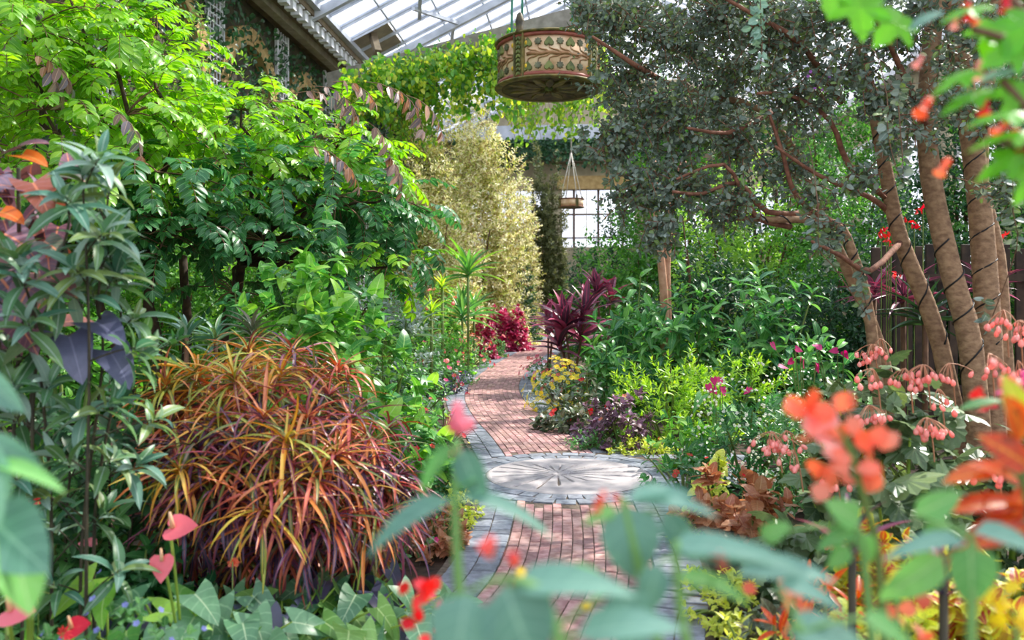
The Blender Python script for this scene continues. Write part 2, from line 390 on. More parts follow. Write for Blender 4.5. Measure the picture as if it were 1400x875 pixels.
M = {}
STEM = solid('green stem', '5c7a35', '7d8a4a', 8, .6); BROWN = solid('brown twig', '5a4030', '7a5a42', 10, .8)
DARKST = solid('dark stem', '2c2a1e', '46402c', 10, .7)
def shrub(name, label, cat, px, Y, z1, rx, ry=None, z0=0.0, n=120, k=7, slen=.15, L=.1, W=.05, tpl='ovate', mat=None, keep=40, a0=.5, a1=1.4, grav=.6,
          up=.7, minpx=9, flowers=None, front=.6, lo=.7, group=None, stemmat=None, part='leaf', pair=False, nst=14, finish=True, x=None, zmin=-.05, jit=.15):
    """a mound of leafy shoots on hidden stems, standing on the ground"""
    ry = ry or rx*.8; cx = (px-700)*Y/F if x is None else x; c = np.array([cx, Y, z0])
    p = Plant(name, label, cat, (cx, Y, 0), group)
    tips, nrm = dome(c, rx, ry, z1-z0, n, lo=lo, front=front, zmin=zmin)
    tips[:, 2] = np.maximum(tips[:, 2], .04)
    p.add(tpl, mat, *shoots(tips, axes_of(nrm, up), slen, k, L, W, a0, a1, grav, pair=pair, jit=jit), part=part, keep=keep, minpx=minpx)
    cv = []
    for t in tips[R.permutation(n)[:nst]]:
        b = np.array([cx+(t[0]-cx)*.25, Y+(t[1]-Y)*.25, 0]); cv.append((bez(b, (b+t)/2+[0, 0, .12*(z1-z0)], t), np.linspace(.012, .005, 6)*(1+z1*.4)))
    p.stems(cv, stemmat or STEM)
    p.c = c; p.dim = (rx, ry, z1-z0)
    if flowers:
        for (ft, fm, fn, fs, *o) in flowers:
            pos, nr = dome(c, rx*1.04, ry*1.04, (z1-z0)*1.05, fn, lo=.97, front=.8)
            p.add(ft, fm, pos, nz(np.cross(nr, rnd_dir(fn))), nz(nr+UP*.5+rnd_dir(fn)*.4+np.array([0, -.5, 0])), fs*R.uniform(.8, 1.2, fn), fs*R.uniform(.8, 1.2, fn), part='flower', keep=(o[0] if o else 30), minpx=3.5, rest='blossoms')
    return p.done() if finish else p

# ================================================================ the setting
def Hp(px, py, v):
    u = v*math.tan(math.atan((px-700)/F)-AX); h = H(u, v, 0); return H(u, v, EYE-(py-HORIZON)*h[1]/F)
SOIL = solid('dark bark soil', '2a1f17', '4a382a', 14, .95, .9)
g = Geo(); nx, ny = 90, 90; xs = np.linspace(-26, 30, nx); ys = np.linspace(-6, 62, ny)
VX = np.stack(np.meshgrid(xs, ys, indexing='ij'), -1).reshape(-1, 2); VX = np.c_[VX, -.03+0*VX[:, 0]]
T = []
for i in range(nx-1):
    for j in range(ny-1):
        a = i*ny+j; T += [(a, a+ny, a+ny+1), (a, a+ny+1, a+1)]
g.add(VX, T); g.build('floor', SOIL, kind='structure')

WALLM = solid('weathered cream stone', '8f8468', 'b5a98a', 1.3, .85, .3)
TRIMM = solid('pale grey painted metal', 'aeb4bd', 'cdd2da', 2., .5)
WHITEP = solid('white painted wood', 'd6d8dc', 'eef0f2', 3., .5)
SOFF = solid('dusty brown timber', '6a5c46', '84755c', 3., .8, .3)
GREYW = solid('grey weathered timber', '7d786e', '9a958a', 5., .8, .4, stretch=(1, .1, 1))
TANW = solid('tan timber lintel', 'a98a52', 'c4a66c', 4., .7)
GLASS = bpy.data.materials.new('hazy greenhouse glass'); GLASS.use_nodes = True; nt = GLASS.node_tree; nt.nodes.clear()
t_ = N(nt, 'ShaderNodeBsdfTransparent'); t_.inputs[0].default_value = (.93, .95, .99, 1)
d_ = N(nt, 'ShaderNodeBsdfTranslucent'); d_.inputs[0].default_value = (.85, .87, .95, 1)
g_ = N(nt, 'ShaderNodeBsdfGlossy'); g_.inputs['Roughness'].default_value = .08
m1 = N(nt, 'ShaderNodeMixShader'); m1.inputs[0].default_value = .22; m2 = N(nt, 'ShaderNodeMixShader'); m2.inputs[0].default_value = .05
nt.links.new(t_.outputs[0], m1.inputs[1]); nt.links.new(d_.outputs[0], m1.inputs[2]); nt.links.new(m1.outputs[0], m2.inputs[1]); nt.links.new(g_.outputs[0], m2.inputs[2])
o_ = N(nt, 'ShaderNodeOutputMaterial'); nt.links.new(m2.outputs[0], o_.inputs[0])

EU, RU, WU = -8.0, 12.0, -9.5          # gutter line, far gutter line, ivy wall
EZ = 8.6+EYE; SL = .49; RIDGE = 2.0
V0, V1 = -4.0, 47.0
HAX = np.array([H(1, 0, 0), H(0, 1, 0), UP])
# ---- glass roof
roof = thing('ceiling', 'sloping glass greenhouse roof on grey metal glazing bars', None, (0, 0, 0), kind='structure')
bays = np.arange(V0, V1+.1, 1.2)
def roofpt(d, v, side=-1, dz=0.): return H(EU+d, v, EZ+SL*d+dz) if side < 0 else H(RU-d, v, EZ+SL*d+dz)
steps = [0, 1.43, 2.86, 4.29, 5.72, 7.15, 8.58, 10.0]
for i, v in enumerate(bays):
    g = Geo(); g.bar(roofpt(0, v), roofpt(10, v), .09, .10); g.bar(roofpt(0, v, -1, -.05), roofpt(10, v, -1, -.05), .03, .16); g.build('glazing_bar', TRIMM, roof)
    g = Geo(); g.bar(roofpt(0, v, 1), roofpt(10, v, 1), .09, .10); g.build('glazing_bar', TRIMM, roof)
for side in (-1, 1):
    for k, d in enumerate(steps):
        g = Geo(); g.bar(roofpt(d, V0, side, -.02), roofpt(d, V1, side, -.02), .06 if k else .16, .06 if k else .16); g.build('purlin', TRIMM, roof)
for v in (18, 24, 30, 36, 42):
    g = Geo(); g.bar(roofpt(-.3, v, -1, -.22), roofpt(10, v, -1, -.22), .2, .26); g.bar(roofpt(-.3, v, 1, -.22), roofpt(10, v, 1, -.22), .2, .26); g.build('truss_rafter', TRIMM, roof)
    g = Geo(); g.bar(roofpt(2.33, v-3, -1, -.2), roofpt(3.4, v+.1, -1, -.25), .12, .12); g.build('brace', TRIMM, roof)
    g = Geo(); g.bar(roofpt(3.2, v, -1, -.22), roofpt(2.33, v+4, -1, -.2), .12, .12); g.build('brace', TRIMM, roof)
pm = {}; rest = Geo()
for i in range(len(bays)-1):
    for k in range(len(steps)-1):
        d0, d1, v0, v1 = steps[k], steps[k+1], bays[i]+.04, bays[i+1]-.04
        for side in (-1, 1):
            q = [roofpt(d0+.03, v0, side), roofpt(d0+.03, v1, side), roofpt(d1-.03, v1, side), roofpt(d1-.03, v0, side)]
            if side < 0 and 21 < v0 < 46:
                if i in (26, 27) and k == 0: continue
                c = roofpt((d0+d1)/2, (v0+v1)/2); L = math.hypot(d1-d0, SL*(d1-d0))-.05
                if k not in pm:
                    b = Geo(); sx = nz(H(1, 0, 0)+UP*SL); b.box((0, 0, 0), (L, v1-v0, .01), np.array([sx, HAX[1], np.cross(sx, HAX[1])])); pm[k] = mesh_np('pane', np.vstack(b.V), np.vstack(b.T), GLASS, smooth=False)
                link('pane', pm[k], roof, tuple(c))
            else: rest.add(q, [(0, 1, 2), (0, 2, 3)])
rest.build('glazing', GLASS, roof, kind='stuff')
g = Geo()
for i in (26, 27):
    a = roofpt(.1, bays[i]+.05); b = roofpt(1.35, bays[i]+.05); g.bar((a+b)/2, (a+b)/2+H(0, 1.1, 0), 1.35, .06, up=nz(-H(SL, 0, 0)+UP))
g.build('vent_hatch', solid('dull brown metal', '80755f', '94896f', 3, .6), roof)
g = Geo(); a = roofpt(.8, 27.6, -1, -.1); g.bar(a, a+H(.3, -.5, -.75), .22, .22); g.build('hatch_arm', SOFF, roof)
for u_, s in ((EU, -1), (RU, 1)):
    pass
# ---- ivy wall with cornice, trellis pilasters and arches
wl = thing('wall_left', 'tall stone wall under dark ivy with trellis pilasters', None, (0, 0, 0), kind='structure')
IVYW = solid('dark mossy stone', '3b3a2a', '5d5845', 2.5, .9, .6)
g = Geo(); g.box(H(WU-.2, 22, 5), (.4, 52, 10.1), HAX); g.build('masonry', IVYW, wl)
g = Geo(); g.box(H((EU+WU)/2-.15, 22, EZ-.22), (EU-WU+.3, 52, .18), HAX); g.build('soffit', SOFF, wl)
g = Geo(); g.box(H(-8.9, 22, EZ-.42), (.28, 52, .24), HAX); g.build('soffit_beam', solid('pale brown timber', '938a74', 'aaa28c', 3, .7), wl)
g = Geo(); g.box(H(EU+.05, 22, EZ-.05), (.3, 52, .16), HAX); g.build('gutter', TRIMM, wl)
dm = Geo(); dm.box((0, 0, 0), (.26, .26, .34), HAX); dm.box((.02, 0, .10), (.34, .3, .06), HAX); dme = mesh_np('dentil', np.vstack(dm.V), np.vstack(dm.T), WHITEP, smooth=False)
for v in np.arange(14, 47, .5): link('dentil', dme, wl, tuple(H(EU-.22, v, EZ-.42)))
for v in (6.2, 10.8, 15.4, 20.0, 24.6, 29.2, 33.8, 38.4, 43):
    for w_ in (-.45, .45):
        g = Geo(); g.box(H(WU+.25, v+w_, 5), (.09, .07, 9.6), HAX); g.build('trellis_post', WHITEP, wl)
    g = Geo()
    for q in (-.27, -.09, .09, .27): g.box(H(WU+.25, v+q, 5), (.03, .03, 9.6), HAX)
    for z in np.arange(.4, 9.7, .2): g.box(H(WU+.25, v, z), (.03, .9, .03), HAX)
    g.build('lattice', WHITEP, wl)
    for w_ in (0,):
        g = Geo()
        for a in np.linspace(0, math.pi, 15)[:-1]:
            p0 = H(WU+.15, v+2.3+1.75*math.cos(a), 7.2+1.75*math.sin(a)); a2 = a+math.pi/14; p1 = H(WU+.15, v+2.3+1.75*math.cos(a2), 7.2+1.75*math.sin(a2)); g.bar(p0, p1, .5, .3, up=HAX[0])
        g.build('arch', TANW, wl)
# ---- far wall and its windows
wb = thing('wall_back', 'pale far wall of the greenhouse with tall windows', None, (0, 0, 0), kind='structure')
VB = 46.0
def hb(px, py): return Hp(px, py, VB)
def wallbox(geo, x0, y0, x1, y1, th=.3, dv=0.):
    a, b = hb(x0, y0), hb(x1, y1); c = (a+b)/2+HAX[1]*dv; geo.box(c, (np.linalg.norm((b-a)[:2]), th, abs(a[2]-b[2])), HAX)
g = Geo(); wallbox(g, 450, 120, 1150, 256); wallbox(g, 450, 340, 1150, 449)
wins = [(520, 620), (645, 745), (768, 868), (893, 990), (1015, 1110)]
pe = 450
for x0, x1 in wins: wallbox(g, pe, 256, x0, 340); pe = x1
wallbox(g, pe, 256, 1150, 340); g.build('masonry', WALLM, wb)
g = Geo(); wallbox(g, 560, 178, 1000, 190, .9, -.3); g.build('cornice', TRIMM, wb)
g = Geo(); wallbox(g, 560, 218, 1000, 221, .6, -.2); g.build('ledge', SOFF, wb)
g = Geo(); wallbox(g, 762, 242, 1000, 257, .5, -.1); g.build('lintel', TANW, wb)
DKF = solid('dark brown window frame', '5a463a', '6e584a', 4, .6)
for n_, (x0, x1) in enumerate(wins):
    wn = thing('window_%d' % (n_+1), 'tall small-paned window in the far wall', None, (0, 0, 0), kind='structure')
    g = Geo()
    for k, x in enumerate(np.linspace(x0, x1, 7)): wallbox(g, x-.5-(k % 2), 256, x+.5+(k % 2), 340, .12)
    for y in (257, 293, 325): wallbox(g, x0, y-.6, x1, y+.6, .1)
    g.build('frame', DKF, wn)
    for k in range(6):
        xx = np.linspace(x0, x1, 7)
        for y0, y1 in ((258, 292.4), (293.6, 324.4), (325.6, 340)):
            g = Geo(); wallbox(g, xx[k]+1.5, y0, xx[k+1]-1.5, y1, .02); g.build('pane', GLASS, wn)
# ---- sunny-side wall
wr = thing('wall_right', 'cream stone side wall with pilasters and window bays', None, (0, 0, 0), kind='structure')
g = Geo()
g.box(H(RU+.2, 22, 1.0), (.4, 52, 2.0), HAX); g.box(H(RU+.2, 22, 9.2), (.4, 52, 2.4), HAX)
for v in np.arange(-3, 49, 4.6): g.box(H(RU+.2, v, 5), (.5, 1.5, 10), HAX)
g.build('masonry', WALLM, wr)
g = Geo(); g.box(H(RU-.2, 22, EZ-.2), (.7, 52, .3), HAX); g.box(H(RU-.1, 22, 8.1), (.3, 52, .2), HAX); g.build('cornice', WHITEP, wr)
for v in np.arange(-3, 44, 4.6):
    g = Geo()
    for q in np.arange(1.0, 4.0, .72): g.box(H(RU+.2, v+q, 5), (.06, .06, 6), HAX)
    for z in (2.9, 4.1, 5.3, 6.5, 7.5): g.box(H(RU+.2, v+2.3, z), (.06, 3.1, .06), HAX)
    g.build('window_frame', WHITEP, wr)
    g = Geo(); g.box(H(RU+.2, v+2.3, 5), (.01, 3.1, 6), HAX); g.build('glass', GLASS, wr)
# slatted timber fence behind the grey-leaved tree
fn = thing('slat_fence', 'dark upright timber slats showing between the trunks of the grey-leaved tree', 'fence', P(1310, 480, 11)*[1, 1, 0])
FM = solid('dark stained timber', '2b211b', '4a392c', 5, .8, .4, vary=.2); fb = P(1310, 480, 11)*[1, 1, 0]
g = Geo(); g.box((0, 0, 0), (.11, .045, 2.4), None, .01); fme = mesh_np('slat', np.vstack(g.V), np.vstack(g.T), FM, smooth=False)
for k in range(26): link('slat', fme, fn, (-1.1+k*.17, .3*math.sin(k*.2), 1.2+.03*(k % 3)))
for z in (.5, 2.0):
    g = Geo(); g.box((1.0, .12, z), (4.6, .05, .10)); g.build('rail', FM, fn)

# ================================================================ brick path
CP = np.array([(-.1, 1.5), (0, 2.5), (.06, 3.4), (.17, 4.27), (.37, 5.07), (.47, 5.9), (.53, 7), (.54, 8.07), (.27, 10.1), (-.06, 12), (-.30, 14), (-.36, 16), (-.26, 18), (-.02, 20.5), (.42, 24), (1.0, 28), (1.75, 33), (2.7, 40)])
def cr_(t):
    i = int(min(max(math.floor(t), 0), len(CP)-2)); f = t-i; p0, p1, p2, p3 = CP[max(i-1, 0)], CP[i], CP[i+1], CP[min(i+2, len(CP)-1)]
    return .5*((2*p1)+(-p0+p2)*f+(2*p0-5*p1+4*p2-p3)*f*f+(-p0+3*p1-3*p2+p3)*f**3)
tt = np.linspace(0, len(CP)-1, 1200); CL = np.array([cr_(t) for t in tt]); SD = np.r_[0, np.cumsum(np.linalg.norm(np.diff(CL, axis=0), axis=1))]
def pathpt(s, off):
    c = np.array([np.interp(s, SD, CL[:, 0]), np.interp(s, SD, CL[:, 1])]); c2 = np.array([np.interp(s+.15, SD, CL[:, 0]), np.interp(s+.15, SD, CL[:, 1])])
    t = (c2-c)/max(1e-6, np.linalg.norm(c2-c)); n = np.array([t[1], -t[0]]); return c+n*off, t
MED = np.array([(777-700)/F*8.07, 8.07]); MR = .80; RING = MR+.33
BRICK = solid('worn red clay brick', '946a66', 'ba9590', 16, .75, .35, vary=.30)
SETT = solid('blue grey granite sett', '70747e', '8f95a0', 18, .7, .35, vary=.20)
BED = solid('dark sandy joint', '54483e', '74675a', 30, .95, .4)
g = Geo(); ss = np.linspace(.1, SD[-1]-.3, 200); V = []
for s in ss:
    for off in (-.86, .86):
        q, _ = pathpt(s, off); V.append((q[0], q[1], -.002))
g.add(V, [t for i in range(len(ss)-1) for t in ((2*i, 2*i+1, 2*i+3), (2*i, 2*i+3, 2*i+2))])
a = np.linspace(0, 2*math.pi, 49)[:-1]; g.add(np.r_[[(MED[0], MED[1], -.001)], np.c_[MED[0]+1.16*np.cos(a), MED[1]+1.16*np.sin(a), np.full(48, -.001)]], [(0, 1+i, 1+(i+1) % 48) for i in range(48)])
g.add([(MED[0]+.5, 7.55, 0.0), (2.3, 7.6, 0.0), (2.3, 9.2, 0.0), (MED[0]+.3, 9.15, 0.0)], [(0, 1, 2), (0, 2, 3)])
path = g.build('brick_path', BED, kind='structure', label='winding red brick path edged with grey setts')
def onebox(d, mat, nm, ch=.006):
    b = Geo(); b.box((0, 0, 0), d, None, ch); return mesh_np(nm, np.vstack(b.V), np.vstack(b.T), mat, smooth=False)
BW, BL, SW = .0755, .24, .158
items = []      # (kind, x, y, angle, w, l)
s = 0
ncol = 13; half = ncol*BW/2
for c in range(ncol):
    off = -half+(c+.5)*BW; s = .3+(c % 2)*BL/2+R.uniform(-.03, .03)
    while s < 42:
        l = BL*(1 if R.random() < .86 else .5)
        q, t = pathpt(s+l/2, off); ds = 1-off*0
        if np.linalg.norm(q-MED) > RING+.07 and not (q[0] > MED[0]+.6 and 7.6 < q[1] < 9.15): items.append(('brick', q[0], q[1], math.atan2(t[1], t[0])-math.pi/2, BW-.006, l-.008))
        s += l
for sd in (-1, 1):
    for c in range(2):
        off = sd*(half+(c+.5)*SW+.006); s = .3+R.uniform(0, .1)
        while s < 42:
            l = R.choice([.10, .12, .15]); q, t = pathpt(s+l/2, off)
            if np.linalg.norm(q-MED) > RING+.06 and not (q[0] > MED[0]+.7 and 7.5 < q[1] < 9.2): items.append(('sett', q[0], q[1], math.atan2(t[1], t[0])-math.pi/2+R.normal(0, .012), SW-.008, l-.009))
            s += l
for rr, n_ in ((MR+.085, 40), (MR+.25, 36)):
    for k in range(n_):
        a = 2*math.pi*(k+.5*(rr > 1))/n_; items.append(('sett', MED[0]+rr*math.cos(a), MED[1]+rr*math.sin(a), a-math.pi/2, 2*math.pi*rr/n_-.012, .150))
for i in range(9):
    for j in range(8):
        x = MED[0]+.62+i*.17; y = 7.66+j*.19+(i % 2)*.09
        if math.hypot(x-MED[0], y-MED[1]) > RING+.1: items.append(('sett' if not (4 <= j <= 5 and i > 2) else 'brick', x, y, R.normal(0, .03), .155, .175))
for kind, mat in (('brick', BRICK), ('sett', SETT)):
    it = [q for q in items if q[0] == kind]
    def vis_(q):
        px = 700+q[1]*F/q[2] if q[2] > .3 else -99; py = HORIZON+EYE*F/max(.3, q[2]); return -20 < px < 1420 and py < 885
    near = sorted([q for q in it if vis_(q)], key=lambda q: q[2])
    near = near[:300]; ids = {id(q) for q in near}
    me = onebox((1, 1, .05), mat, kind, .007); g = Geo(); 
    # chamfer size is relative: build at unit and keep it thin by using per-size meshes
    cache = {}
    for q in it:
        z = -.028+R.normal(0, .0022); key = (round(q[4], 3), round(q[5], 3))
        if id(q) in ids:
            if key not in cache: cache[key] = onebox((q[4], q[5], .05), mat, kind, .0035)
            o = link(kind, cache[key], path, (q[1], q[2], z+.012)); o.rotation_euler = (R.normal(0, .006), R.normal(0, .008), q[3])
        else:
            ca, sa = math.cos(q[3]), math.sin(q[3]); ax = np.array([(ca, sa, 0), (-sa, ca, 0), (0, 0, 1)])
            h = (q[4]/2, q[5]/2)
            V = np.array([(x*h[0], y*h[1], zz) for zz in (-.02, .0) for x, y in ((-1, -1), (1, -1), (1, 1), (-1, 1))])@ax+[q[1], q[2], z+.036]
            g.add(V, [(4, 5, 6), (4, 6, 7), (0, 1, 5), (0, 5, 4), (1, 2, 6), (1, 6, 5), (2, 3, 7), (2, 7, 6), (3, 0, 4), (3, 4, 7)])
    g.build('bricks' if kind == 'brick' else 'setts', mat, path, kind='stuff')
# carved medallion: height field on a disc
nr_, na_ = 46, 260; V = [(0, 0, .012)]; C0 = np.array([-.10, .05])
def carve(x, y):
    dx, dy = x-C0[0], y-C0[1]; r = math.hypot(dx, dy); a = math.atan2(dy, dx); z = .0
    if r > .10:
        k = math.sin(a*19+.6*math.sin(a*3)); w_ = max(0, (k-.72)/.28) ; L = .55+.25*math.sin(a*2.3+1); z -= .026*w_*(1 if r < L else max(0, 1-(r-L)*8))
    else: z += .006*math.cos(r*12)+.006*math.sin(a*5)
    ax_ = dx*math.cos(.35)-dy*math.sin(.35)
    return z
for i in range(1, nr_+1):
    r = MR*i/nr_
    for j in range(na_):
        a = 2*math.pi*j/na_; x, y = r*math.cos(a), r*math.sin(a); V.append((x, y, .014+carve(x, y)*(1 if r < MR*.95 else 0)-(.008 if i == nr_ else 0)))
T = [(0, 1+j, 1+(j+1) % na_) for j in range(na_)]
for i in range(nr_-1):
    for j in range(na_):
        a, b = 1+i*na_+j, 1+i*na_+(j+1) % na_; T += [(a, a+na_, b+na_), (a, b+na_, b)]
b0 = len(V)
for j in range(na_): V.append((MR*math.cos(2*math.pi*j/na_), MR*math.sin(2*math.pi*j/na_), -.03)); 
for j in range(na_):
    a, b = 1+(nr_-1)*na_+j, 1+(nr_-1)*na_+(j+1) % na_; T += [(a, b0+j, b0+(j+1) % na_), (a, b0+(j+1) % na_, b)]
me = mesh_np('stone_medallion', V, T, solid('pale pinkish sandstone', 'a09a9c', 'bcb4b4', 5, .8, .25), smooth=False)
link('stone_medallion', me, None, (MED[0], MED[1], .001), label='round pale sandstone medallion with carved radiating grooves set in the path', category='paving stone')

# ================================================================ hanging carved ring
COPPER = solid('weathered cream and copper plaster', 'c8a078', 'e8d0ac', 4, .7, .3); RIMR = solid('dull red painted rim', '7d3a30', 'a05a48', 6, .6)
RIMG = solid('green and gold rim', '4a4a28', '8a7a42', 8, .55); GREENR = solid('green verdigris relief', '46522c', '7c8444', 9, .6); YEL = solid('yellow bud', 'd8a820', 'f0c830', 4, .5)
TEAL = solid('teal glazed flower', '4a4c34', '74785a', 9, .5); DARKG = solid('dark gilded underside', '2c2a1c', '6a5a34', 7, .6, .5); BRN = solid('brown relief branch', '8a6440', 'a88058', 8, .7); ROPE = solid('green hanging cable', '3f8a78', '5aa894', 5, .5); RP = solid('pale rope', 'b5b0a0', 'd0ccc0', 9, .8)
heart = [(0, -.5), (.28, -.2), (.5, .12), (.46, .38), (.26, .5), (.06, .40), (0, .28), (-.06, .40), (-.26, .5), (-.46, .38), (-.5, .12), (-.28, -.2)]
def chandelier(c, r, h, label, rot, detail=1, top_z=13.0):
    t = thing('hanging_chandelier', label, 'chandelier', c, 'carved ring chandeliers hanging from the roof')
    hh = h/2
    g = Geo(); g.lathe([(r*.97, -hh), (r, -hh), (r, hh), (r*.97, hh), (r*.97, -hh)], 48); g.build('band', COPPER, t, True)
    for z, nm in ((hh, 'top_rim'), (-hh, 'bottom_rim')):
        g = Geo(); g.lathe([(r*.96, z-.05*h), (r*1.03, z-.05*h), (r*1.05, z), (r*1.03, z+.05*h), (r*.96, z+.05*h), (r*.96, z-.05*h)], 48); o = g.build(nm, RIMR, t, True)
        g = Geo(); zz = z+.075*h*(1 if z > 0 else -1); g.lathe([(r*.95, zz-.03*h), (r*1.07, zz-.03*h), (r*1.09, zz), (r*1.07, zz+.03*h), (r*.95, zz+.03*h), (r*.95, zz-.03*h)], 48); g.build('moulding', RIMG, o, True)
    # underside with radial petals
    g = Geo(); g.lathe([(0.001, -hh-.03*h), (r*.6, -hh-.05*h), (r*1.0, -hh-.10*h), (r*1.02, -hh), (.001, -hh+.01)], 48); us = g.build('underside', DARKG, t, True)
    if detail:
        for k in range(16):
            a = 2*math.pi*k/16; m = np.array([(math.sin(a)*-1, math.cos(a), 0), (math.cos(a), math.sin(a), 0), (0, 0, -1)]); g = Geo()
            g.prism(np.array([(0, .16), (.07, .3), (.09, .5), (.05, .75), (0, .9), (-.05, .75), (-.09, .5), (-.07, .3)])*r, .05*h, m, (0, 0, -hh-.055*h)); g.build('petal', RIMG if k % 2 else DARKG, us)
        g = Geo(); g.lathe([(.001, -.11*h), (.07*r, -.08*h), (.09*r, -.02*h), (.05*r, .05*h)], 12, (0, 0, -hh-.03*h)); g.build('knob', GREENR, t, True)
    def M_(a): return np.array([(math.cos(a), math.sin(a), 0), (0, 0, 1), (math.sin(a), -math.cos(a), 0)])   # x tangential, y up, z outwards (angle 0 = towards -Y)
    def at_(a, z, k=1.0): return np.array([math.sin(a)*r*k, -math.cos(a)*r*k, z])
    for q in range(4):
        a = rot+q*math.pi/2; m = M_(a); g = Geo()
        w_ = r*.10
        for sx in (-1, 1): g.box(at_(a, 0)+m[0]*w_*sx+m[2]*.02, (r*.035, h*1.16, r*.07), np.array([m[0], UP, m[2]]))
        g.box(at_(a, 0)+m[2]*.008, (r*.2, h*1.12, r*.05), np.array([m[0], UP, m[2]])); o = g.build('post', RIMG, t)
        for k in range(9):
            for sx in (-1, 1):
                g = Geo(); z = -hh*.95+k*h*1.0/9; rotm = np.array([m[0]*.8+UP*.6*sx, UP*.8-m[0]*.6*sx, m[2]]); g.prism(np.array([(0, -.055), (.03, 0), (0, .075), (-.03, 0)])*h*1.1, .02, rotm, at_(a, z)+m[0]*sx*.028*r+m[2]*r*.045); g.build('carved_leaf', GREENR, o)
        g = Geo(); g.lathe([(.001, .55*h), (.05*r, .5*h), (.09*r, .3*h), (.07*r, .12*h), (.11*r, 0), (.001, 0)], 10, at_(a, hh+.05*h)); g.build('finial', DARKG, t, True)
        if not detail: continue
        # panel between this post and the next
        a0, a1 = a+.16, a+math.pi/2-.16
        g = Geo(); aa = np.linspace(a0, a1, 20)
        pts = np.array([at_(x, .015*h*math.sin(i*1.2), 1.012) for i, x in enumerate(aa)]); g.tube(pts, np.linspace(.030, .02, 20), 5)
        n_ = 6
        for k in range(n_):
            b0 = a0+(a1-a0)*(k+.05)/n_; b1 = a0+(a1-a0)*(k+.75)/n_
            for sg in (-1, 1):
                L = [at_(b1+.10, sg*.0*h, 1.012), at_(b1+.02, sg*.075*h, 1.012), at_(b1-.07, sg*.095*h, 1.012), at_(b1-.13, sg*.13*h, 1.012), at_(b1-.14, sg*.21*h, 1.012)]; g.tube(L, [.018, .015, .013, .011, .008], 4)
        g.build('branch', BRN, t, True)
        for k in range(n_):
            b1 = a0+(a1-a0)*(k+.75)/n_-.14
            for sg in (-1, 1):
                mm = M_(b1); g = Geo(); o_ = at_(b1, sg*.30*h, 1.0)
                if k % 2 == 0: g.prism(np.array(heart)*h*.25*np.array([1, -1]), .03, mm, o_); g.build('heart', GREENR, t)
                else:
                    ph = np.linspace(0, 2*math.pi, 17)[:-1]; rr = .085*h*(1+.18*np.cos(ph*8)); g.prism(np.c_[rr*np.cos(ph), rr*np.sin(ph)], .03, mm, o_); f = g.build('rosette', TEAL, t)
        for sg in (-1, 1):
            for b1 in (a+.155, a+math.pi/2-.155):
                g = Geo(); g.lathe([(.001, .06*h), (.035*h, .04*h), (.045*h, 0), (.035*h, -.05*h), (.001, -.06*h)], 8, at_(b1, sg*.29*h, 1.02)); g.build('yellow_bud', YEL, t, True)
    if detail:
        for q in range(4):
            a = rot+q*math.pi/2; g = Geo(); g.tube([at_(a, hh+.1*h, .93), np.array([at_(a, 0, .75)[0], at_(a, 0, .75)[1], top_z-c[2]])], .022, 6); g.build('cable', ROPE, t, True)
    else:
        for q in range(4):
            a = rot+q*math.pi/2; g = Geo(); g.tube([at_(a, hh+.1*h, 1.0), (0, 0, 7*h)], .018, 5); g.build('cable', RP, t, True)
        g = Geo(); g.tube([(0, 0, 7*h), (0, 0, top_z-c[2])], .03, 5); g.build('cable', RP, t, True)
    return t
chandelier(P(750, 92, 14), .84, .64, 'carved cream and copper ring chandelier with green hearts and rosettes, hanging large near the roof', math.radians(-36), 1, 14.0)
chandelier(P(781, 278, 34), .50, .30, 'small distant carved ring chandelier on four pale ropes before the far window', .4, 0, 13.95)

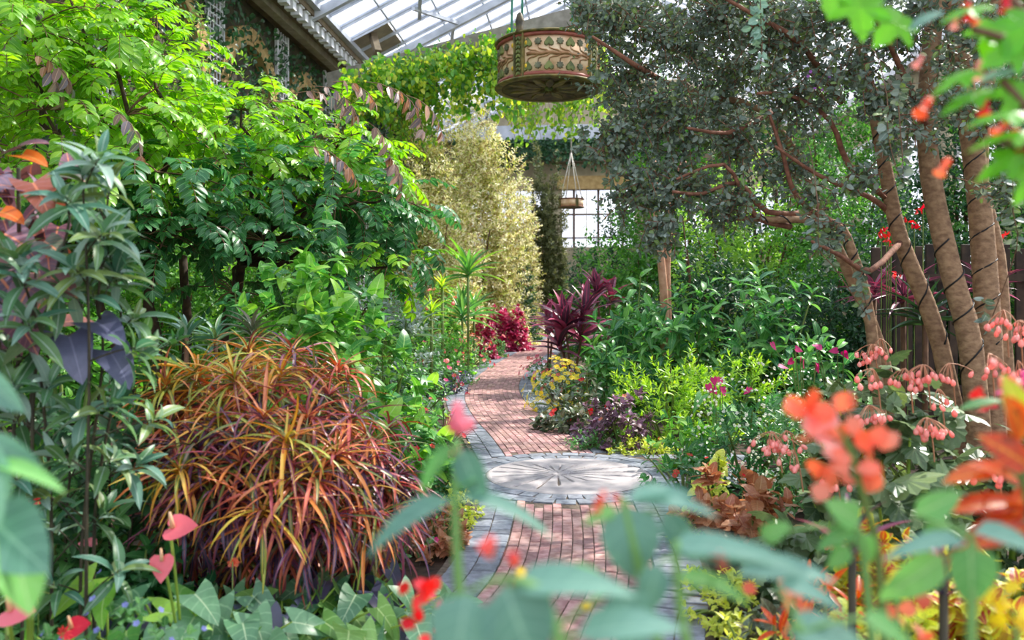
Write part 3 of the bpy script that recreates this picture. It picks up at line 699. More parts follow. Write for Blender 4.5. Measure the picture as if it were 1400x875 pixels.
# ================================================================ leaf materials
LM = dict(
 tree=leafmat('sunlit-toned compound leaflet', ['5a9420', '7cb42c', '9cc83a', '64a034'], rib='a8cc78', ribw=.07, rough=.36, trans=.42),  # sunlight on the upper boughs is put into these brighter greens
 treedk=leafmat('deep green and shade-toned leaflet', ['2c6136', '3a7640', '4a8846', '2f6a4a'], rib='7fae7c', ribw=.07, rough=.36, trans=.35),  # on the compound-leaved trees, shade of the lower boughs put into the colour
 bronze=leafmat('bronze young leaflet', ['8c7068', 'a8928c', '7a7078', 'a07454', '6c7468'], rib='c8a894', ribw=.08, rough=.4, trans=.3, tint=(1.6, 1.1, .7)),
 blugrn=leafmat('blue green lance leaf', ['4c7c68', '68907e', '8cA89c', '5c8450', '748c50', '4c7850'], rib='a2bcae', ribw=.09, rough=.38, trans=.25),
 copper=leafmat('copper and violet leaf', ['6c4858', '8c6064', '60586c', 'a05c48', '7c6478', '5c6858'], rib='e0906a', ribw=.07, veins=8, veincol='b07a78', rough=.4, trans=.12, tint=(1.8, .8, .4)),
 orange=leafmat('glowing orange leaf', ['e07028', 'f08a30', 'd85a28'], rib='f8b060', veins=8, veincol='c04a20', trans=.45, tint=(1.6, .9, .3)),
 crotY=leafmat('croton blade yellow orange', ['d09030', 'c8b040', 'd06c44', '6c8040', 'b84850', '90a040', 'd88c48', '9cac48', '8c4458', 'e0b050'], rib='e0c450', ribw=.2, rough=.36, trans=.18, tint=(1.6, 1.1, .4)),
 crotO=leafmat('croton blade orange red', ['c0603c', 'a84048', 'd0803c', '8c3850', '60783c', 'd06858', '4c4060', 'b08c40', '744464', '54703c', 'd07c54'], rib='d08c50', ribw=.16, rough=.36, trans=.14, tint=(1.6, .9, .4)),
 crotP=leafmat('croton blade dark purple', ['4c3c58', '80405a', '3c3854', '984850', '44583c', '604060', 'a8583c', '444060'], rib='b0505a', ribw=.16, rough=.34, trans=.15, tint=(1.5, .8, .5)),
 philo=leafmat('fresh green heart leaf', ['5a9a38', '78b444', '98c850', '448448', '60a050'], rib='b4d488', ribw=.06, veins=6, veincol='86b460', rough=.35, trans=.36),
 anth=leafmat('grey green anthurium leaf', ['5c8a66', '6e9c72', '4c7c58', '7ca878'], rib='b4ccA4', ribw=.05, veins=5, veincol='8cb48c', rough=.33, trans=.22),
 anthB=leafmat('bright anthurium leaf', ['6a9a4c', '84b05c', '5c9248'], rib='c4dc98', ribw=.05, veins=5, veincol='9cc47c', rough=.3, trans=.3),
 violet=leafmat('dark violet glossy leaf', ['50546c', '606480', '44465c', '5c5470'], rib='7a7c98', ribw=.05, rough=.28, trans=.1, tint=(1.2, .8, 1.2)),
 grass=leafmat('dark strap leaf', ['2c4a30', '3a5c38', '24402c'], rough=.4, trans=.15),
 yelg=leafmat('yellow green vine leaf', ['98bc3c', 'b4cc4c', '7ca838', 'd0d45c', '5c9434'], rough=.45, trans=.5),
 pale=leafmat('pale feathery leaf', ['f0ead0', 'a8ac60', 'fcf8e8', 'a89070', 'c8d478', 'b8b080', 'f8f4e4', '88984c', 'e0dcb0'], rough=.55, trans=.35, noise=0),
 olive=leafmat('olive small leaf', ['5c6840', '747c50', '4a5636', '8a8c60'], rough=.5, trans=.3, noise=0),
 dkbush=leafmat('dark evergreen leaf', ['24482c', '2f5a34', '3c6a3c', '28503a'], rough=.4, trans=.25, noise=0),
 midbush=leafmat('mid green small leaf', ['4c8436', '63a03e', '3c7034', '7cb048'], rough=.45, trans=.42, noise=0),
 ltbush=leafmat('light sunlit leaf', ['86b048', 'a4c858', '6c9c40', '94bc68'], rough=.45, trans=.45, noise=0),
 grey=leafmat('grey green oval leaf', ['60746a', '788a80', '526458', '6a7e60', '8a9a90', '586c54', '74904c'], rib='98a498', ribw=.08, rough=.5, trans=.18, noise=0),
 greybl=leafmat('silvery blue oval leaf', ['7ea494', '90b4a2', '6c9284'], rib='a8c8b4', ribw=.08, rough=.45, trans=.22),
 ging=leafmat('long rich green leaf', ['3f8040', '549248', '66a456', '3a7650', '7ab060'], rib='9cc884', ribw=.07, veins=7, veincol='6aa45c', rough=.33, trans=.32),
 lime=leafmat('lime green leaf', ['9cc43a', 'b4d648', '84b438', 'a8cc50', '74a834'], rib='c8e070', ribw=.08, rough=.4, trans=.4, noise=.1),
 perilla=leafmat('purple bronze leaf', ['6c4c60', '7c5c74', '5a3c48', '8a6a80', '6a5448'], rib='a88098', ribw=.08, veins=6, veincol='946c84', rough=.36, trans=.2, tint=(1.4, .8, 1.0)),
 bronzeg=leafmat('bronze green oval leaf', ['4c5c44', '5c7058', '6c5a48', '54684c'], rib='8c9c7c', ribw=.07, veins=5, veincol='788a68', rough=.35, trans=.18),
 cordy=leafmat('crimson cordyline blade', ['5c3448', '9c4060', '4a3044', 'b85474', '64485c', '84546c', '503848'], rib='b85878', ribw=.08, edge='b04868', edgew=.86, rough=.33, trans=.16, tint=(1.4, .7, .9)),
 magenta=leafmat('magenta coleus leaf', ['b82c60', 'd04478', '8c2850', 'e07ca0', 'a83058'], rough=.4, trans=.3, edge='7c2440', edgew=.84, tint=(1.7, .5, .8)),
 imp=leafmat('small fresh bedding leaf', ['447a40', '5a9250', '6ca45c', '386c44'], rib='9cc08c', ribw=.07, rough=.36, trans=.3),
 silver=leafmat('silver blue small leaf', ['8ca09c', 'a4b4ae', '748c84'], rough=.5, trans=.2, noise=0),
 begon=leafmat('dark freckled begonia leaf', ['4e6844', '607a50', '6c8460', '445c3e', '748a58'], rib='7c8c6c', ribw=.04, veins=4, veincol='73845f', spots=('9cac9c', .68), spotscale=26, rough=.32, trans=.16),
 begonG=leafmat('olive begonia leaf', ['64784c', '748858', '586c48'], rib='9cac78', ribw=.05, veins=4, veincol='8ea070', rough=.34, trans=.25),
 coleusC=leafmat('copper coleus leaf', ['b07c5c', 'a86c50', 'c4946c', '9c7450'], rib='c8a880', ribw=.06, veins=7, veincol='946048', rough=.42, trans=.28, tint=(1.5, 1.0, .6)),
 coleusY=leafmat('red coleus leaf edged yellow', ['b85c34', 'a84a34', 'c87a40', 'b8a038', 'a8b43c'], edge='c8cc3c', edgew=.58, rib='c8b040', ribw=.08, rough=.4, trans=.32, tint=(1.5, 1.1, .4)),
 chart=leafmat('chartreuse mottled leaf', ['c8d04c', 'd8dc6c', 'b0c440'], spots=('6c9a3c', .58), spotscale=7, rough=.42, trans=.36),
 shrimp=leafmat('soft sea green leaf', ['649484', '74a494', '568674'], rib='90bca8', ribw=.05, veins=5, veincol='80b09c', rough=.58, trans=.28, noise=.08),
 shrimpG=leafmat('soft light green leaf', ['6cac60', '7cbc64', '5ca058'], rib='a4d08c', ribw=.05, veins=5, veincol='88c078', rough=.55, trans=.35, noise=.08),
 maple=leafmat('vivid green lobed leaf', ['5cae28', '6cbc30', '78c43c'], rib='94d050', ribw=.03, rough=.4, trans=.5),
 crotbig=leafmat('broad croton leaf yellow and orange', ['d8501c', 'e0702c', 'c8401c', 'b83818'], rib='e89838', ribw=.10, veins=6, veincol='e88830', spots=('7c3424', .60), spotscale=4, rough=.3, trans=.3, tint=(1.6, .9, .3)),
 crotyel=leafmat('broad croton leaf green and yellow', ['c8cc2c', 'a4b82c', 'd8d038'], rib='e8dc50', ribw=.12, spots=('e09030', .58), spotscale=4, rough=.3, trans=.3),
 palmy=leafmat('arching grey green blade', ['5c7c64', '6e9074', '4c6c54'], rib='8ca88c', ribw=.1, rough=.4, trans=.2),
 fernm=leafmat('fern leaflet', ['5a9c3c', '74b04c', '4c8c3c'], rough=.45, trans=.4, noise=0),
)
FL = dict(
 coral=leafmat('coral petal', ['f06a64', 'f48078', 'e85058'], center='f8d0a0', rough=.5, trans=.35, tint=(1.4, .8, .8), noise=0),
 red=leafmat('scarlet petal', ['e02434', 'e83a30', 'd01c38'], rough=.5, trans=.3, tint=(1.4, .6, .6), noise=0),
 pink=leafmat('pink petal', ['f08ca0', 'f4a4b0', 'e8708c'], rough=.5, trans=.35, tint=(1.3, .8, .9), noise=0),
 mag=leafmat('magenta petal', ['d8307c', 'e04890', 'c82468'], rough=.5, trans=.3, tint=(1.3, .6, 1.), noise=0),
 yel=leafmat('yellow petal', ['f8dc28', 'fce840', 'f4d020'], rough=.5, trans=.3, noise=0),
 white=leafmat('white floret', ['f0f0e0', 'e4e8d4', 'f8f8f0'], rough=.5, trans=.3, tint=(1, 1, .9), noise=0),
 blue=leafmat('lavender blue floret', ['8c90dc', 'a0a4e8', '7c80cc'], rough=.5, trans=.3, tint=(1, 1, 1.2), noise=0),
 salmon=leafmat('salmon pink begonia petal', ['f4a8a0', 'f8bcb4', 'ec9890', 'fcd0c8'], rough=.42, trans=.35, tint=(1.3, .85, .8), noise=0),
 orange=leafmat('orange bract', ['ec7858', 'f08c68', 'e0684c', 'f49a80'], rough=.45, trans=.4, tint=(1.4, .8, .5), noise=.1),
 spathe=leafmat('waxy pink spathe', ['f0707c', 'f48490', 'e8606c'], rough=.25, trans=.25, tint=(1.3, .8, .8), noise=.05),
 spathR=leafmat('waxy red spathe', ['e03848', 'd83048'], rough=.22, trans=.2, tint=(1.3, .6, .6), noise=.05),
 viol=leafmat('violet floret', ['c070d8', 'b060cc'], rough=.5, trans=.3, tint=(1.1, .8, 1.2), noise=0),
)
BARK = solid('tan ridged bark', '80624a', 'aa8a6a', 16, .85, .6, stretch=(1, 1, 1.6)); BARKR = solid('reddish brown bark', '6c4434', '946650', 18, .85, .6)
BARKD = solid('dark brown bark', '2c2018', '4a3626', 14, .9, .6); BARKP = solid('peeling pinkish bark', 'a8785c', 'c89c80', 8, .8, .5)
CABLE = solid('black rubber cable', '121214', '1e1e22', 3, .5); SPAD = solid('cream spadix', 'e0a878', 'f0c8a0', 6, .5)
LIMEST = solid('lime green stem', '86a83c', '9cbc50', 5, .5); SHST = solid('soft green stem', '6c9c54', '80ac60', 5, .5)

def branch(p, pts, r0, r1, mat, part='branch', sides=7): return p.tube(pts, np.linspace(r0, r1, len(pts)), mat, part, sides)

# ================================================================ ivy and vines (nobody could count them)
def ivysheet(name, label, n, f, mat, L, tpl='small', cat='ivy', keep=0):
    p = Plant(name, label, cat, f(np.array([.5]), np.array([0.]))[0]*[1, 1, 0]); a, b = R.random(n), R.random(n); pos = f(a, b)
    p.add(tpl, mat, pos+R.normal(0, .06, (n, 3)), nz(R.normal(0, .6, (n, 3))-UP*.7), nz(HAX[0]*1.0+R.normal(0, .5, (n, 3))+UP*.3), L*R.uniform(.6, 1.3, n), L*.7, keep=keep, rest='foliage'); return p.done()
p = ivysheet('wall_ivy', 'dark ivy sheet clothing the tall stone wall beneath the glass roof', 11000, lambda a, b: np.stack([H(WU+.42+.15*math.sin(i*.7), 9+33*x, z) for i, (x, z) in enumerate(zip(a, 2.5+7.0*b))]), LM['dkbush'], .17)
p.root['kind'] = 'stuff'
p = Plant('lintel_ivy', 'dark ivy hanging under the grey ledge of the far wall', 'ivy', H(-1, 45, 0)); n = 2600
q = np.stack([Hp(620+340*R.random(), 191+ (26 if i % 3 else 40)*R.random()**1.5, 45.0) for i in range(n)])
p.add('small', LM['dkbush'], q, nz(R.normal(0, .6, (n, 3))-UP*.6), nz(-HAX[1]+R.normal(0, .5, (n, 3))), .22, .16, keep=0); p.done(); p.root['kind'] = 'stuff'

# timber beam draped with vine
beam = thing('trim_1', 'grey timber cross beam carrying the yellow-green vine', None, (0, 0, 0), kind='structure')
b0, b1 = P(452, 112, 23), P(860, 6, 19.5)
g = Geo(); g.bar(b0, b1, .35, .42); g.build('beam', GREYW, beam)
for k in range(2):
    g = Geo(); g.bar(P(530, 104, 22.6)+[0, 0, -.3*k], P(700, 45+4*k, 20.8)+[0, 0, -.6], .12, .12); g.build('rail', GREYW, beam)
def hanging(name, label, px0, px1, top, bot, Y0, Y1, nstr, k, L, mats, tpl='ovate', keep=60):
    p = Plant(name, label, 'vine', P((px0+px1)/2, 430, (Y0+Y1)/2)*[1, 1, 0]); A = []; cv = []
    for i in range(nstr):
        x = R.uniform(px0, px1); Y = R.uniform(Y0, Y1); t0 = top(x)+R.uniform(-8, 10); t1 = t0+(bot(x)-t0)*R.uniform(.35, 1)
        a, b = P(x, t0, Y), P(x+R.uniform(-14, 14), t1, Y+R.uniform(-.4, .4)); pts = wander(a, b, 9, .12); cv.append((pts, .006))
        f = R.random(k); base = np.stack([np.interp(f, np.linspace(0, 1, 9), pts[:, j]) for j in range(3)], 1)+R.normal(0, .09, (k, 3)); A.append(base)
    A = np.vstack(A); n = len(A); m = R.integers(0, len(mats), n)
    for j, mt in enumerate(mats):
        s = m == j; c = int(s.sum()); p.add(tpl, mt, A[s], nz(R.normal(0, .7, (c, 3))-UP*.9), nz(R.normal(0, .5, (c, 3))+[.3, -.6, .7]), L*R.uniform(.6, 1.2, c), L*.62, keep=keep//len(mats), minpx=7)
    p.stems(cv, BROWN, 3); return p.done()
hanging('draped_vine', 'yellow-green climbing vine draped along the grey timber beam and hanging in curtains beneath it', 470, 720, lambda x: 100-.24*(x-470), lambda x: 185-.1*(x-470), 19.6, 22.2, 120, 56, .17, [LM['yelg'], LM['yelg'], LM['midbush']])
hanging('vine_curtain', 'bright vine trailing behind the big carved chandelier above the far ledge', 690, 830, lambda x: 60, lambda x: 195, 24, 27, 120, 36, .17, [LM['yelg'], LM['ltbush']], keep=40)
hanging('wispy_creeper', 'long wispy creeper falling over the pale feathery bush below the beam', 520, 600, lambda x: 150, lambda x: 250, 20.5, 21.5, 20, 34, .12, [LM['yelg'], LM['ltbush']], keep=30)

# ================================================================ distant planting
def bigbush(name, label, cat, px, Y, z1, rx, mat, n, L, tpl='tiny', keep=0, k=9, ry=None, z0=0., flowers=None, minpx=9, slen=.3, W=.55):
    return shrub(name, label, cat, px, Y, z1, rx, ry or rx*.6, z0, n, k, slen, L, L*W, tpl, mat, keep, .5, 1.5, .5, .3, minpx, flowers, .75, .6, nst=10, stemmat=BROWN, zmin=-.15)
bigbush('feathery_shrub', 'tall pale straw-coloured feathery shrub in full sun beside the far window', 'shrub', 648, 30, 9.1, 2.1, LM['pale'], 3300, .16, k=13, slen=.4, keep=0, W=.42)
bigbush('feathery_shrub', 'lower pale feathery shrub leaning towards the compound-leaved trees', 'shrub', 585, 22, 5.4, 1.4, LM['pale'], 1700, .13, k=13, slen=.4, W=.42)
bigbush('olive_bush', 'upright olive-brown shrub standing under the beam behind the vine curtain', 'shrub', 560, 24, 8.2, 1.5, LM['olive'], 1500, .14, k=10, W=.4)
bigbush('slender_conifer', 'slender dark olive tree rising just beside the far window', 'tree', 742, 38, 8.2, 1.35, LM['olive'], 2300, .17, k=12, W=.45)
bigbush('far_hedge', 'dark glossy bush low under the far window where the path disappears', 'shrub', 765, 42, 4.3, 2.4, LM['dkbush'], 900, .16, k=8)
bigbush('far_hedge', 'dark bush behind the magenta coleus at the turn of the path', 'shrub', 668, 32, 4.0, 1.7, LM['olive'], 900, .15, k=8)
bigbush('far_hedge', 'bushy green mass beyond the red cordylines', 'shrub', 835, 26, 4.6, 1.6, LM['dkbush'], 1000, .15, k=8)
bigbush('far_hedge', 'dark leafy bush between the magenta coleus and the slender olive shrub', 'shrub', 702, 33, 3.7, 1.15, LM['dkbush'], 900, .15, k=8)
bigbush('leafy_screen', 'sunlit green bush in the far corner below the feathery shrub', 'shrub', 600, 24, 2.9, 1.4, LM['midbush'], 700, .14, k=8)
bigbush('leafy_screen', 'light green shrub behind the two pinkish trunks', 'shrub', 880, 18, 4.1, 1.9, LM['midbush'], 900, .13, k=9)
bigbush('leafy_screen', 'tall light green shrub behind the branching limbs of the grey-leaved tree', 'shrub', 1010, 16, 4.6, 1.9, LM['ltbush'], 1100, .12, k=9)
bigbush('leafy_screen', 'dense mid-green shrub seen through the forked trunks', 'shrub', 1150, 14.5, 4.2, 1.9, LM['midbush'], 1100, .11, k=9)
bigbush('leafy_screen', 'green shrub behind the timber slat fence', 'shrub', 1330, 13.5, 4.6, 1.9, LM['midbush'], 1000, .11, k=9)
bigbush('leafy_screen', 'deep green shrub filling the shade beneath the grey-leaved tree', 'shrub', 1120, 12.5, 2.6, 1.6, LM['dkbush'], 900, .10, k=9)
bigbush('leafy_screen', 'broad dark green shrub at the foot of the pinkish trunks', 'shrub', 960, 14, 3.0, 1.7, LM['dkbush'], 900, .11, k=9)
bigbush('tall_shrub', 'high leafy tree crown between chandelier and grey-leaved branches', 'tree', 930, 19, 7.2, 1.8, LM['midbush'], 900, .15, k=8, z0=2.5)
bigbush('tall_shrub', 'high green crown beyond the grey-leaved tree near the cream wall', 'tree', 1060, 20, 7.8, 2.0, LM['dkbush'], 900, .15, k=8, z0=2.5)
bigbush('under_tree_bush', 'dark leafy bush behind the trunks of the compound-leaved trees', 'shrub', 250, 13, 3.6, 2.0, LM['midbush'], 1100, .12, k=9)
bigbush('under_tree_bush', 'leafy bush half hidden at the edge of the compound-leaved grove', 'shrub', 60, 12, 3.8, 1.4, LM['midbush'], 1000, .12, k=9)
bigbush('under_tree_bush', 'shaded green bush under the drooping boughs near the heart-leaved shrub', 'shrub', 430, 13.5, 3.3, 1.9, LM['midbush'], 1000, .12, k=9)
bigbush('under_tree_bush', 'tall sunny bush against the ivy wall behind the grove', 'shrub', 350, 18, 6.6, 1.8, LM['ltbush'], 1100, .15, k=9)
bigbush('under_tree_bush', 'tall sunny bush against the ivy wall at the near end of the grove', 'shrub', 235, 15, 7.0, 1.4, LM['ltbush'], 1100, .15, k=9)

bigbush('tall_shrub', 'high dark green crown filling the gap behind the thick trunks', 'tree', 1330, 14, 6.6, 1.6, LM['dkbush'], 1100, .12, k=8, z0=2.0)
bigbush('tall_shrub', 'high mid-green crown behind the upper limbs of the grey-leaved tree', 'tree', 1150, 16, 6.4, 1.5, LM['midbush'], 1000, .12, k=8, z0=2.4)
bigbush('feathery_shrub', 'narrow pale feathery shrub rising between the slender conifer and the far window', 'shrub', 705, 36, 7.6, 1.4, LM['pale'], 1700, .14, k=12, slen=.4, W=.42)
bigbush('leafy_screen', 'shady green mass behind the timber slats beside the thick trunks', 'shrub', 1240, 13, 3.6, 1.5, LM['dkbush'], 1000, .11, k=9)
bigbush('feathery_shrub', 'tallest pale feathery shrub whose tips reach the hanging vine', 'shrub', 598, 23.5, 7.6, 1.7, LM['pale'], 1900, .14, k=12, slen=.4, W=.42)
# ================================================================ compound-leaved trees
def pinnate_tree(label, base, trunks, blobs, mats, nfr=34, length=.46, pairs=6, L=.122, W=.058, keep=130, name='compound_leaved_tree'):
    p = Plant(name, label, 'tree', base)
    for pts, r0, r1 in trunks: branch(p, pts, r0, r1, BARKD, 'trunk', 9)
    fork = trunks[0][0][-1]; cvs = []; tr_ends = [t[0][-1] for t in trunks]
    for i, (px, py, Y, r, mi) in enumerate(blobs):
        c = P(px, py, Y); f0 = min(tr_ends, key=lambda e: np.linalg.norm(e-c))
        branch(p, wander(f0, c, 7, .12, sag=.10), .035, .012, BARKD, 'branch', 6)
        n = int(nfr*(r/.8)**2); pos, d = ball(c, (r, r, r*.55), n, .35)
        hor = nz(d*[1, 1, .35]+R.normal(0, .25, (n, 3))+UP*.10)
        a, cv = fronds(pos, hor, length, pairs, L, W, arch=.9, nrm=UP)
        pp, dd, nn, ll = a; p.add('oval' if Y > 8.5 else 'obovate', LM[mats[mi]], pp, dd, nn, ll, ll*(W/L), part='leaflet', keep=keep//len(blobs)+1, minpx=8)
        cvs += cv
        for q in pos[:8]: cvs.append((bez(c, (c+q)/2+[0, 0, .06], q, 4), .008))
    p.stems(cvs, BROWN, 3, 'twigs'); return p.done()
tA = P(215, 640, 8.6)*[1, 1, 0]; tB = P(262, 600, 10)*[1, 1, 0]
pinnate_tree('big compound-leaved tree with bright drooping sprays over the tall blue-green shrub', tA,
 [(wander(tA, P(195, 330, 8.6), 8, .05), .07, .05), (wander(tA+[.1, 0, 0], P(120, 330, 8.2), 8, .06), .05, .035)],
 [(40, 40, 8, .95, 0), (150, 60, 8.4, .95, 0), (60, 150, 7.8, .9, 0), (170, 160, 8.0, .85, 0), (110, 235, 7.8, .85, 0), (215, 235, 7.8, .7, 1), (30, 250, 7.6, .7, 1), (150, 310, 7.8, .7, 1), (230, 320, 8.0, .6, 1), (60, 330, 8.0, .6, 1), (215, 45, 9.2, .45, 0), (20, 120, 9.5, .9, 0), (190, 110, 9.6, .9, 0), (100, 10, 9, .9, 0)], ('tree', 'treedk'), keep=260, nfr=42)
pinnate_tree('compound-leaved tree with layered dark-green boughs reaching towards the path', tB,
 [(wander(tB, P(250, 350, 10), 8, .05), .06, .05), (wander(tB+[.05, 0, 0], P(330, 360, 9.6), 8, .08), .08, .05)],
 [(330, 150, 9.4, .75, 0), (300, 215, 9.0, .9, 0), (400, 175, 9.6, .8, 0), (470, 190, 9.6, .75, 0), (380, 260, 9.0, .85, 1), (460, 270, 9.2, .85, 1), (530, 270, 9.4, .6, 1), (560, 330, 9.6, .5, 1), (290, 290, 8.6, .75, 1), (360, 330, 8.8, .75, 1), (450, 350, 9.0, .65, 1), (530, 365, 9.2, .5, 0), (500, 225, 10, .6, 0), (420, 230, 10.5, .9, 0), (320, 400, 8.8, .4, 1)], ('tree', 'treedk'), keep=260, nfr=42)
# bronze young fronds
def bronze(label, pts_, base):
    p = Plant('bronze_spray', label, 'branch', base)
    pos = np.array([P(*q[:3]) for q in pts_]); dr = nz(np.array([q[3] for q in pts_], float))
    a, cv = fronds(pos, dr, .62, 5, .13, .045, arch=1.2, nrm=UP, lift=.55, ang=.8); pp, dd, nn, ll = a; nn = nz(nn+R.normal(0, .45, nn.shape)); dd = nz(dd-UP*.45+R.normal(0, .15, dd.shape))
    p.add('oval', LM['bronze'], pp, dd, nn, ll, ll*.42, part='leaflet', keep=70, minpx=7); p.stems(cv, BROWN, 4, 'rachis'); return p.done()
bronze('long bronze-pink young frond arching out from the top of the layered tree', [(400, 128, 8.2, (1, -.2, .25)), (455, 112, 8.2, (1, -.1, .15)), (500, 112, 8.1, (1, -.2, 0)), (555, 130, 8.1, (1, 0, -.2)), (430, 118, 8.4, (1, -.4, 0)), (530, 118, 8.1, (1, -.3, -.3))], P(400, 130, 8.2))
bronze('bronze-brown young frond drooping lower on the layered tree', [(410, 200, 8.3, (1, 0, .1)), (440, 210, 8.3, (1, -.3, -.1)), (500, 165, 8.3, (1, -.2, -.5)), (520, 205, 8.3, (.9, -.2, -.5))], P(410, 200, 8.3))
bronze('small bronze young frond among the bright sprays near the top corner', [(35, 75, 7.3, (1, -.2, 0)), (50, 85, 7.3, (.9, -.4, -.3)), (150, 150, 7.2, (.8, -.4, -.2))], P(35, 75, 7.3))

# ================================================================ grey-leaved tree and its trunks
base = P(1315, 600, 6.6)*[1, 1, 0]
p = Plant('grey_leaved_tree', 'large multi-trunked tree with small grey-green leaves and tan ridged trunks', 'tree', base)
def pl(*q): return np.array([P(*a) for a in q])
def smooth(pts, m=3):
    pts = np.asarray(pts); n = len(pts); t = np.linspace(0, n-1, (n-1)*m+1); out = []
    for x in t:
        i = min(int(x), n-2); f = x-i; p0, p1, p2, p3 = pts[max(i-1, 0)], pts[i], pts[i+1], pts[min(i+2, n-1)]
        out.append(.5*((2*p1)+(-p0+p2)*f+(2*p0-5*p1+4*p2-p3)*f*f+(-p0+3*p1-3*p2+p3)*f**3))
    return np.array(out)
TR = [(smooth(pl((1345, 700, 6.6), (1328, 480, 6.5), (1300, 370, 6.5), (1272, 240, 6.5), (1268, 130, 6.5), (1278, 20, 6.5), (1290, -60, 6.5))), .095, .06),
      (smooth(pl((1362, 700, 6.7), (1352, 470, 6.7), (1345, 350, 6.7), (1335, 240, 6.7), (1318, 120, 6.7), (1300, 0, 6.8), (1290, -80, 6.8))), .105, .07),
      (smooth(pl((1385, 700, 7.0), (1370, 470, 7.0), (1362, 350, 7.0), (1340, 240, 7.0), (1350, 120, 7.0), (1365, -40, 7.0))), .085, .05),
      (smooth(pl((1330, 700, 6.9), (1285, 470, 6.9), (1232, 330, 6.9), (1212, 240, 6.9), (1195, 150, 6.9), (1178, 70, 6.9), (1160, -20, 6.9))), .08, .035),
      (smooth(pl((1235, 640, 7.2), (1205, 480, 7.2), (1150, 350, 7.2), (1120, 290, 7.2), (1100, 230, 7.2), (1040, 150, 7.3), (960, 130, 7.3), (905, 110, 7.3))), .06, .018),
      (smooth(pl((1210, 640, 7.0), (1190, 440, 7.0), (1165, 345, 7.0), (1140, 305, 7.0), (1055, 300, 6.8), (1000, 298, 6.7))), .055, .02)]
for pts, r0, r1 in TR: branch(p, pts, r0, r1, BARK, 'trunk', 12)
BR = [((1215, 290, 7), (1190, 270, 7), (1120, 240, 7), (1060, 200, 7)), ((1212, 270, 6.9), (1160, 225, 6.9), (1135, 165, 6.9), (1080, 130, 7), (1035, 128, 7)), ((1120, 290, 7.2), (1050, 290, 7), (1010, 250, 7), (960, 265, 7), (920, 262, 6.8)),
      ((1080, 310, 7), (1040, 300, 7), (1020, 275, 7), (990, 225, 7), (925, 245, 7)), ((1270, 180, 6.5), (1230, 90, 6.4), (1200, 30, 6.2), (1150, -30, 6)), ((1150, 140, 7), (1095, 60, 6.8), (1030, 20, 6.8), (960, -20, 6.8)),
      ((1060, 150, 7.2), (1015, 175, 7), (985, 182, 7), (940, 175, 6.8)), ((905, 110, 7.3), (870, 90, 7), (840, 70, 7), (810, 50, 7)), ((1335, 200, 6.7), (1370, 120, 6.3), (1395, 60, 6)), ((1140, 305, 7), (1090, 270, 7), (1070, 210, 7), (1050, 150, 7)), ((1232, 330, 6.9), (1190, 370, 6.5), (1150, 350, 6.3), (1110, 330, 6.2))]
for b_ in BR: branch(p, smooth(pl(*[(q[0], q[1], q[2]-(.15+.5*i/len(b_) if i else 0)) for i, q in enumerate(b_)])), .028, .011, BARKR, 'branch', 7)
blobs = []
for (px, py, Y, r, n) in [(830, 30, 7.0, .38, 46), (850, 110, 7.0, .38, 56), (840, 200, 6.8, .32, 46), (870, 270, 6.7, .30, 44), (915, 60, 7.0, .5, 70), (920, 170, 6.8, .45, 80), (935, 255, 6.7, .40, 60), (900, 325, 6.5, .24, 26), (990, 20, 6.8, .5, 70), (1000, 110, 7.2, .5, 60), (1010, 200, 6.8, .4, 50), (1000, 285, 6.6, .32, 36), (1075, 60, 6.6, .5, 70), (1090, 140, 6.6, .4, 50), (1080, 230, 6.8, .32, 26), (1150, 10, 6.4, .45, 50), (1160, 110, 6.2, .35, 36), (1220, 60, 6.2, .32, 26), (1210, 150, 6.2, .3, 24), (1260, 20, 6.0, .35, 24), (1330, 60, 5.8, .35, 30), (1380, 150, 5.6, .35, 30), (1300, 150, 6.0, .3, 16), (1240, 190, 6.0, .25, 14), (1380, 260, 5.8, .25, 20), (1110, 270, 6.2, .2, 12), (1130, 330, 6.0, .18, 14), (1180, 250, 6.1, .18, 10), (870, 10, 7.4, .5, 60), (960, 70, 7.8, .6, 80), (1050, 20, 7.8, .6, 70), (980, 160, 7.8, .5, 60), (885, 170, 7.5, .4, 56), (1030, -30, 7, .6, 50), (800, 10, 7.2, .25, 16), (1390, 30, 6.2, .5, 36)]:
    tips, d = ball(P(px, py, Y), (r*1.05, r, r*.95), int(n*1.3), .3); blobs.append((tips, nz(d+R.normal(0, .5, d.shape)-UP*.35)))
tips = np.vstack([b[0] for b in blobs]); axs = np.vstack([b[1] for b in blobs])
p.add('oval', LM['grey'], *shoots(tips, axs, .20, 10, .066, .036, .6, 1.4, .3, .25, pair=True), keep=230, minpx=6)
tips2 = tips[R.permutation(len(tips))[:900]]; ax2 = nz(R.normal(0, .5, (900, 3))+[0, -.3, -.4])
p.add('small', LM['grey'], *shoots(tips2, ax2, .22, 7, .048, .024, .6, 1.4, .3, .25, pair=True), keep=0)
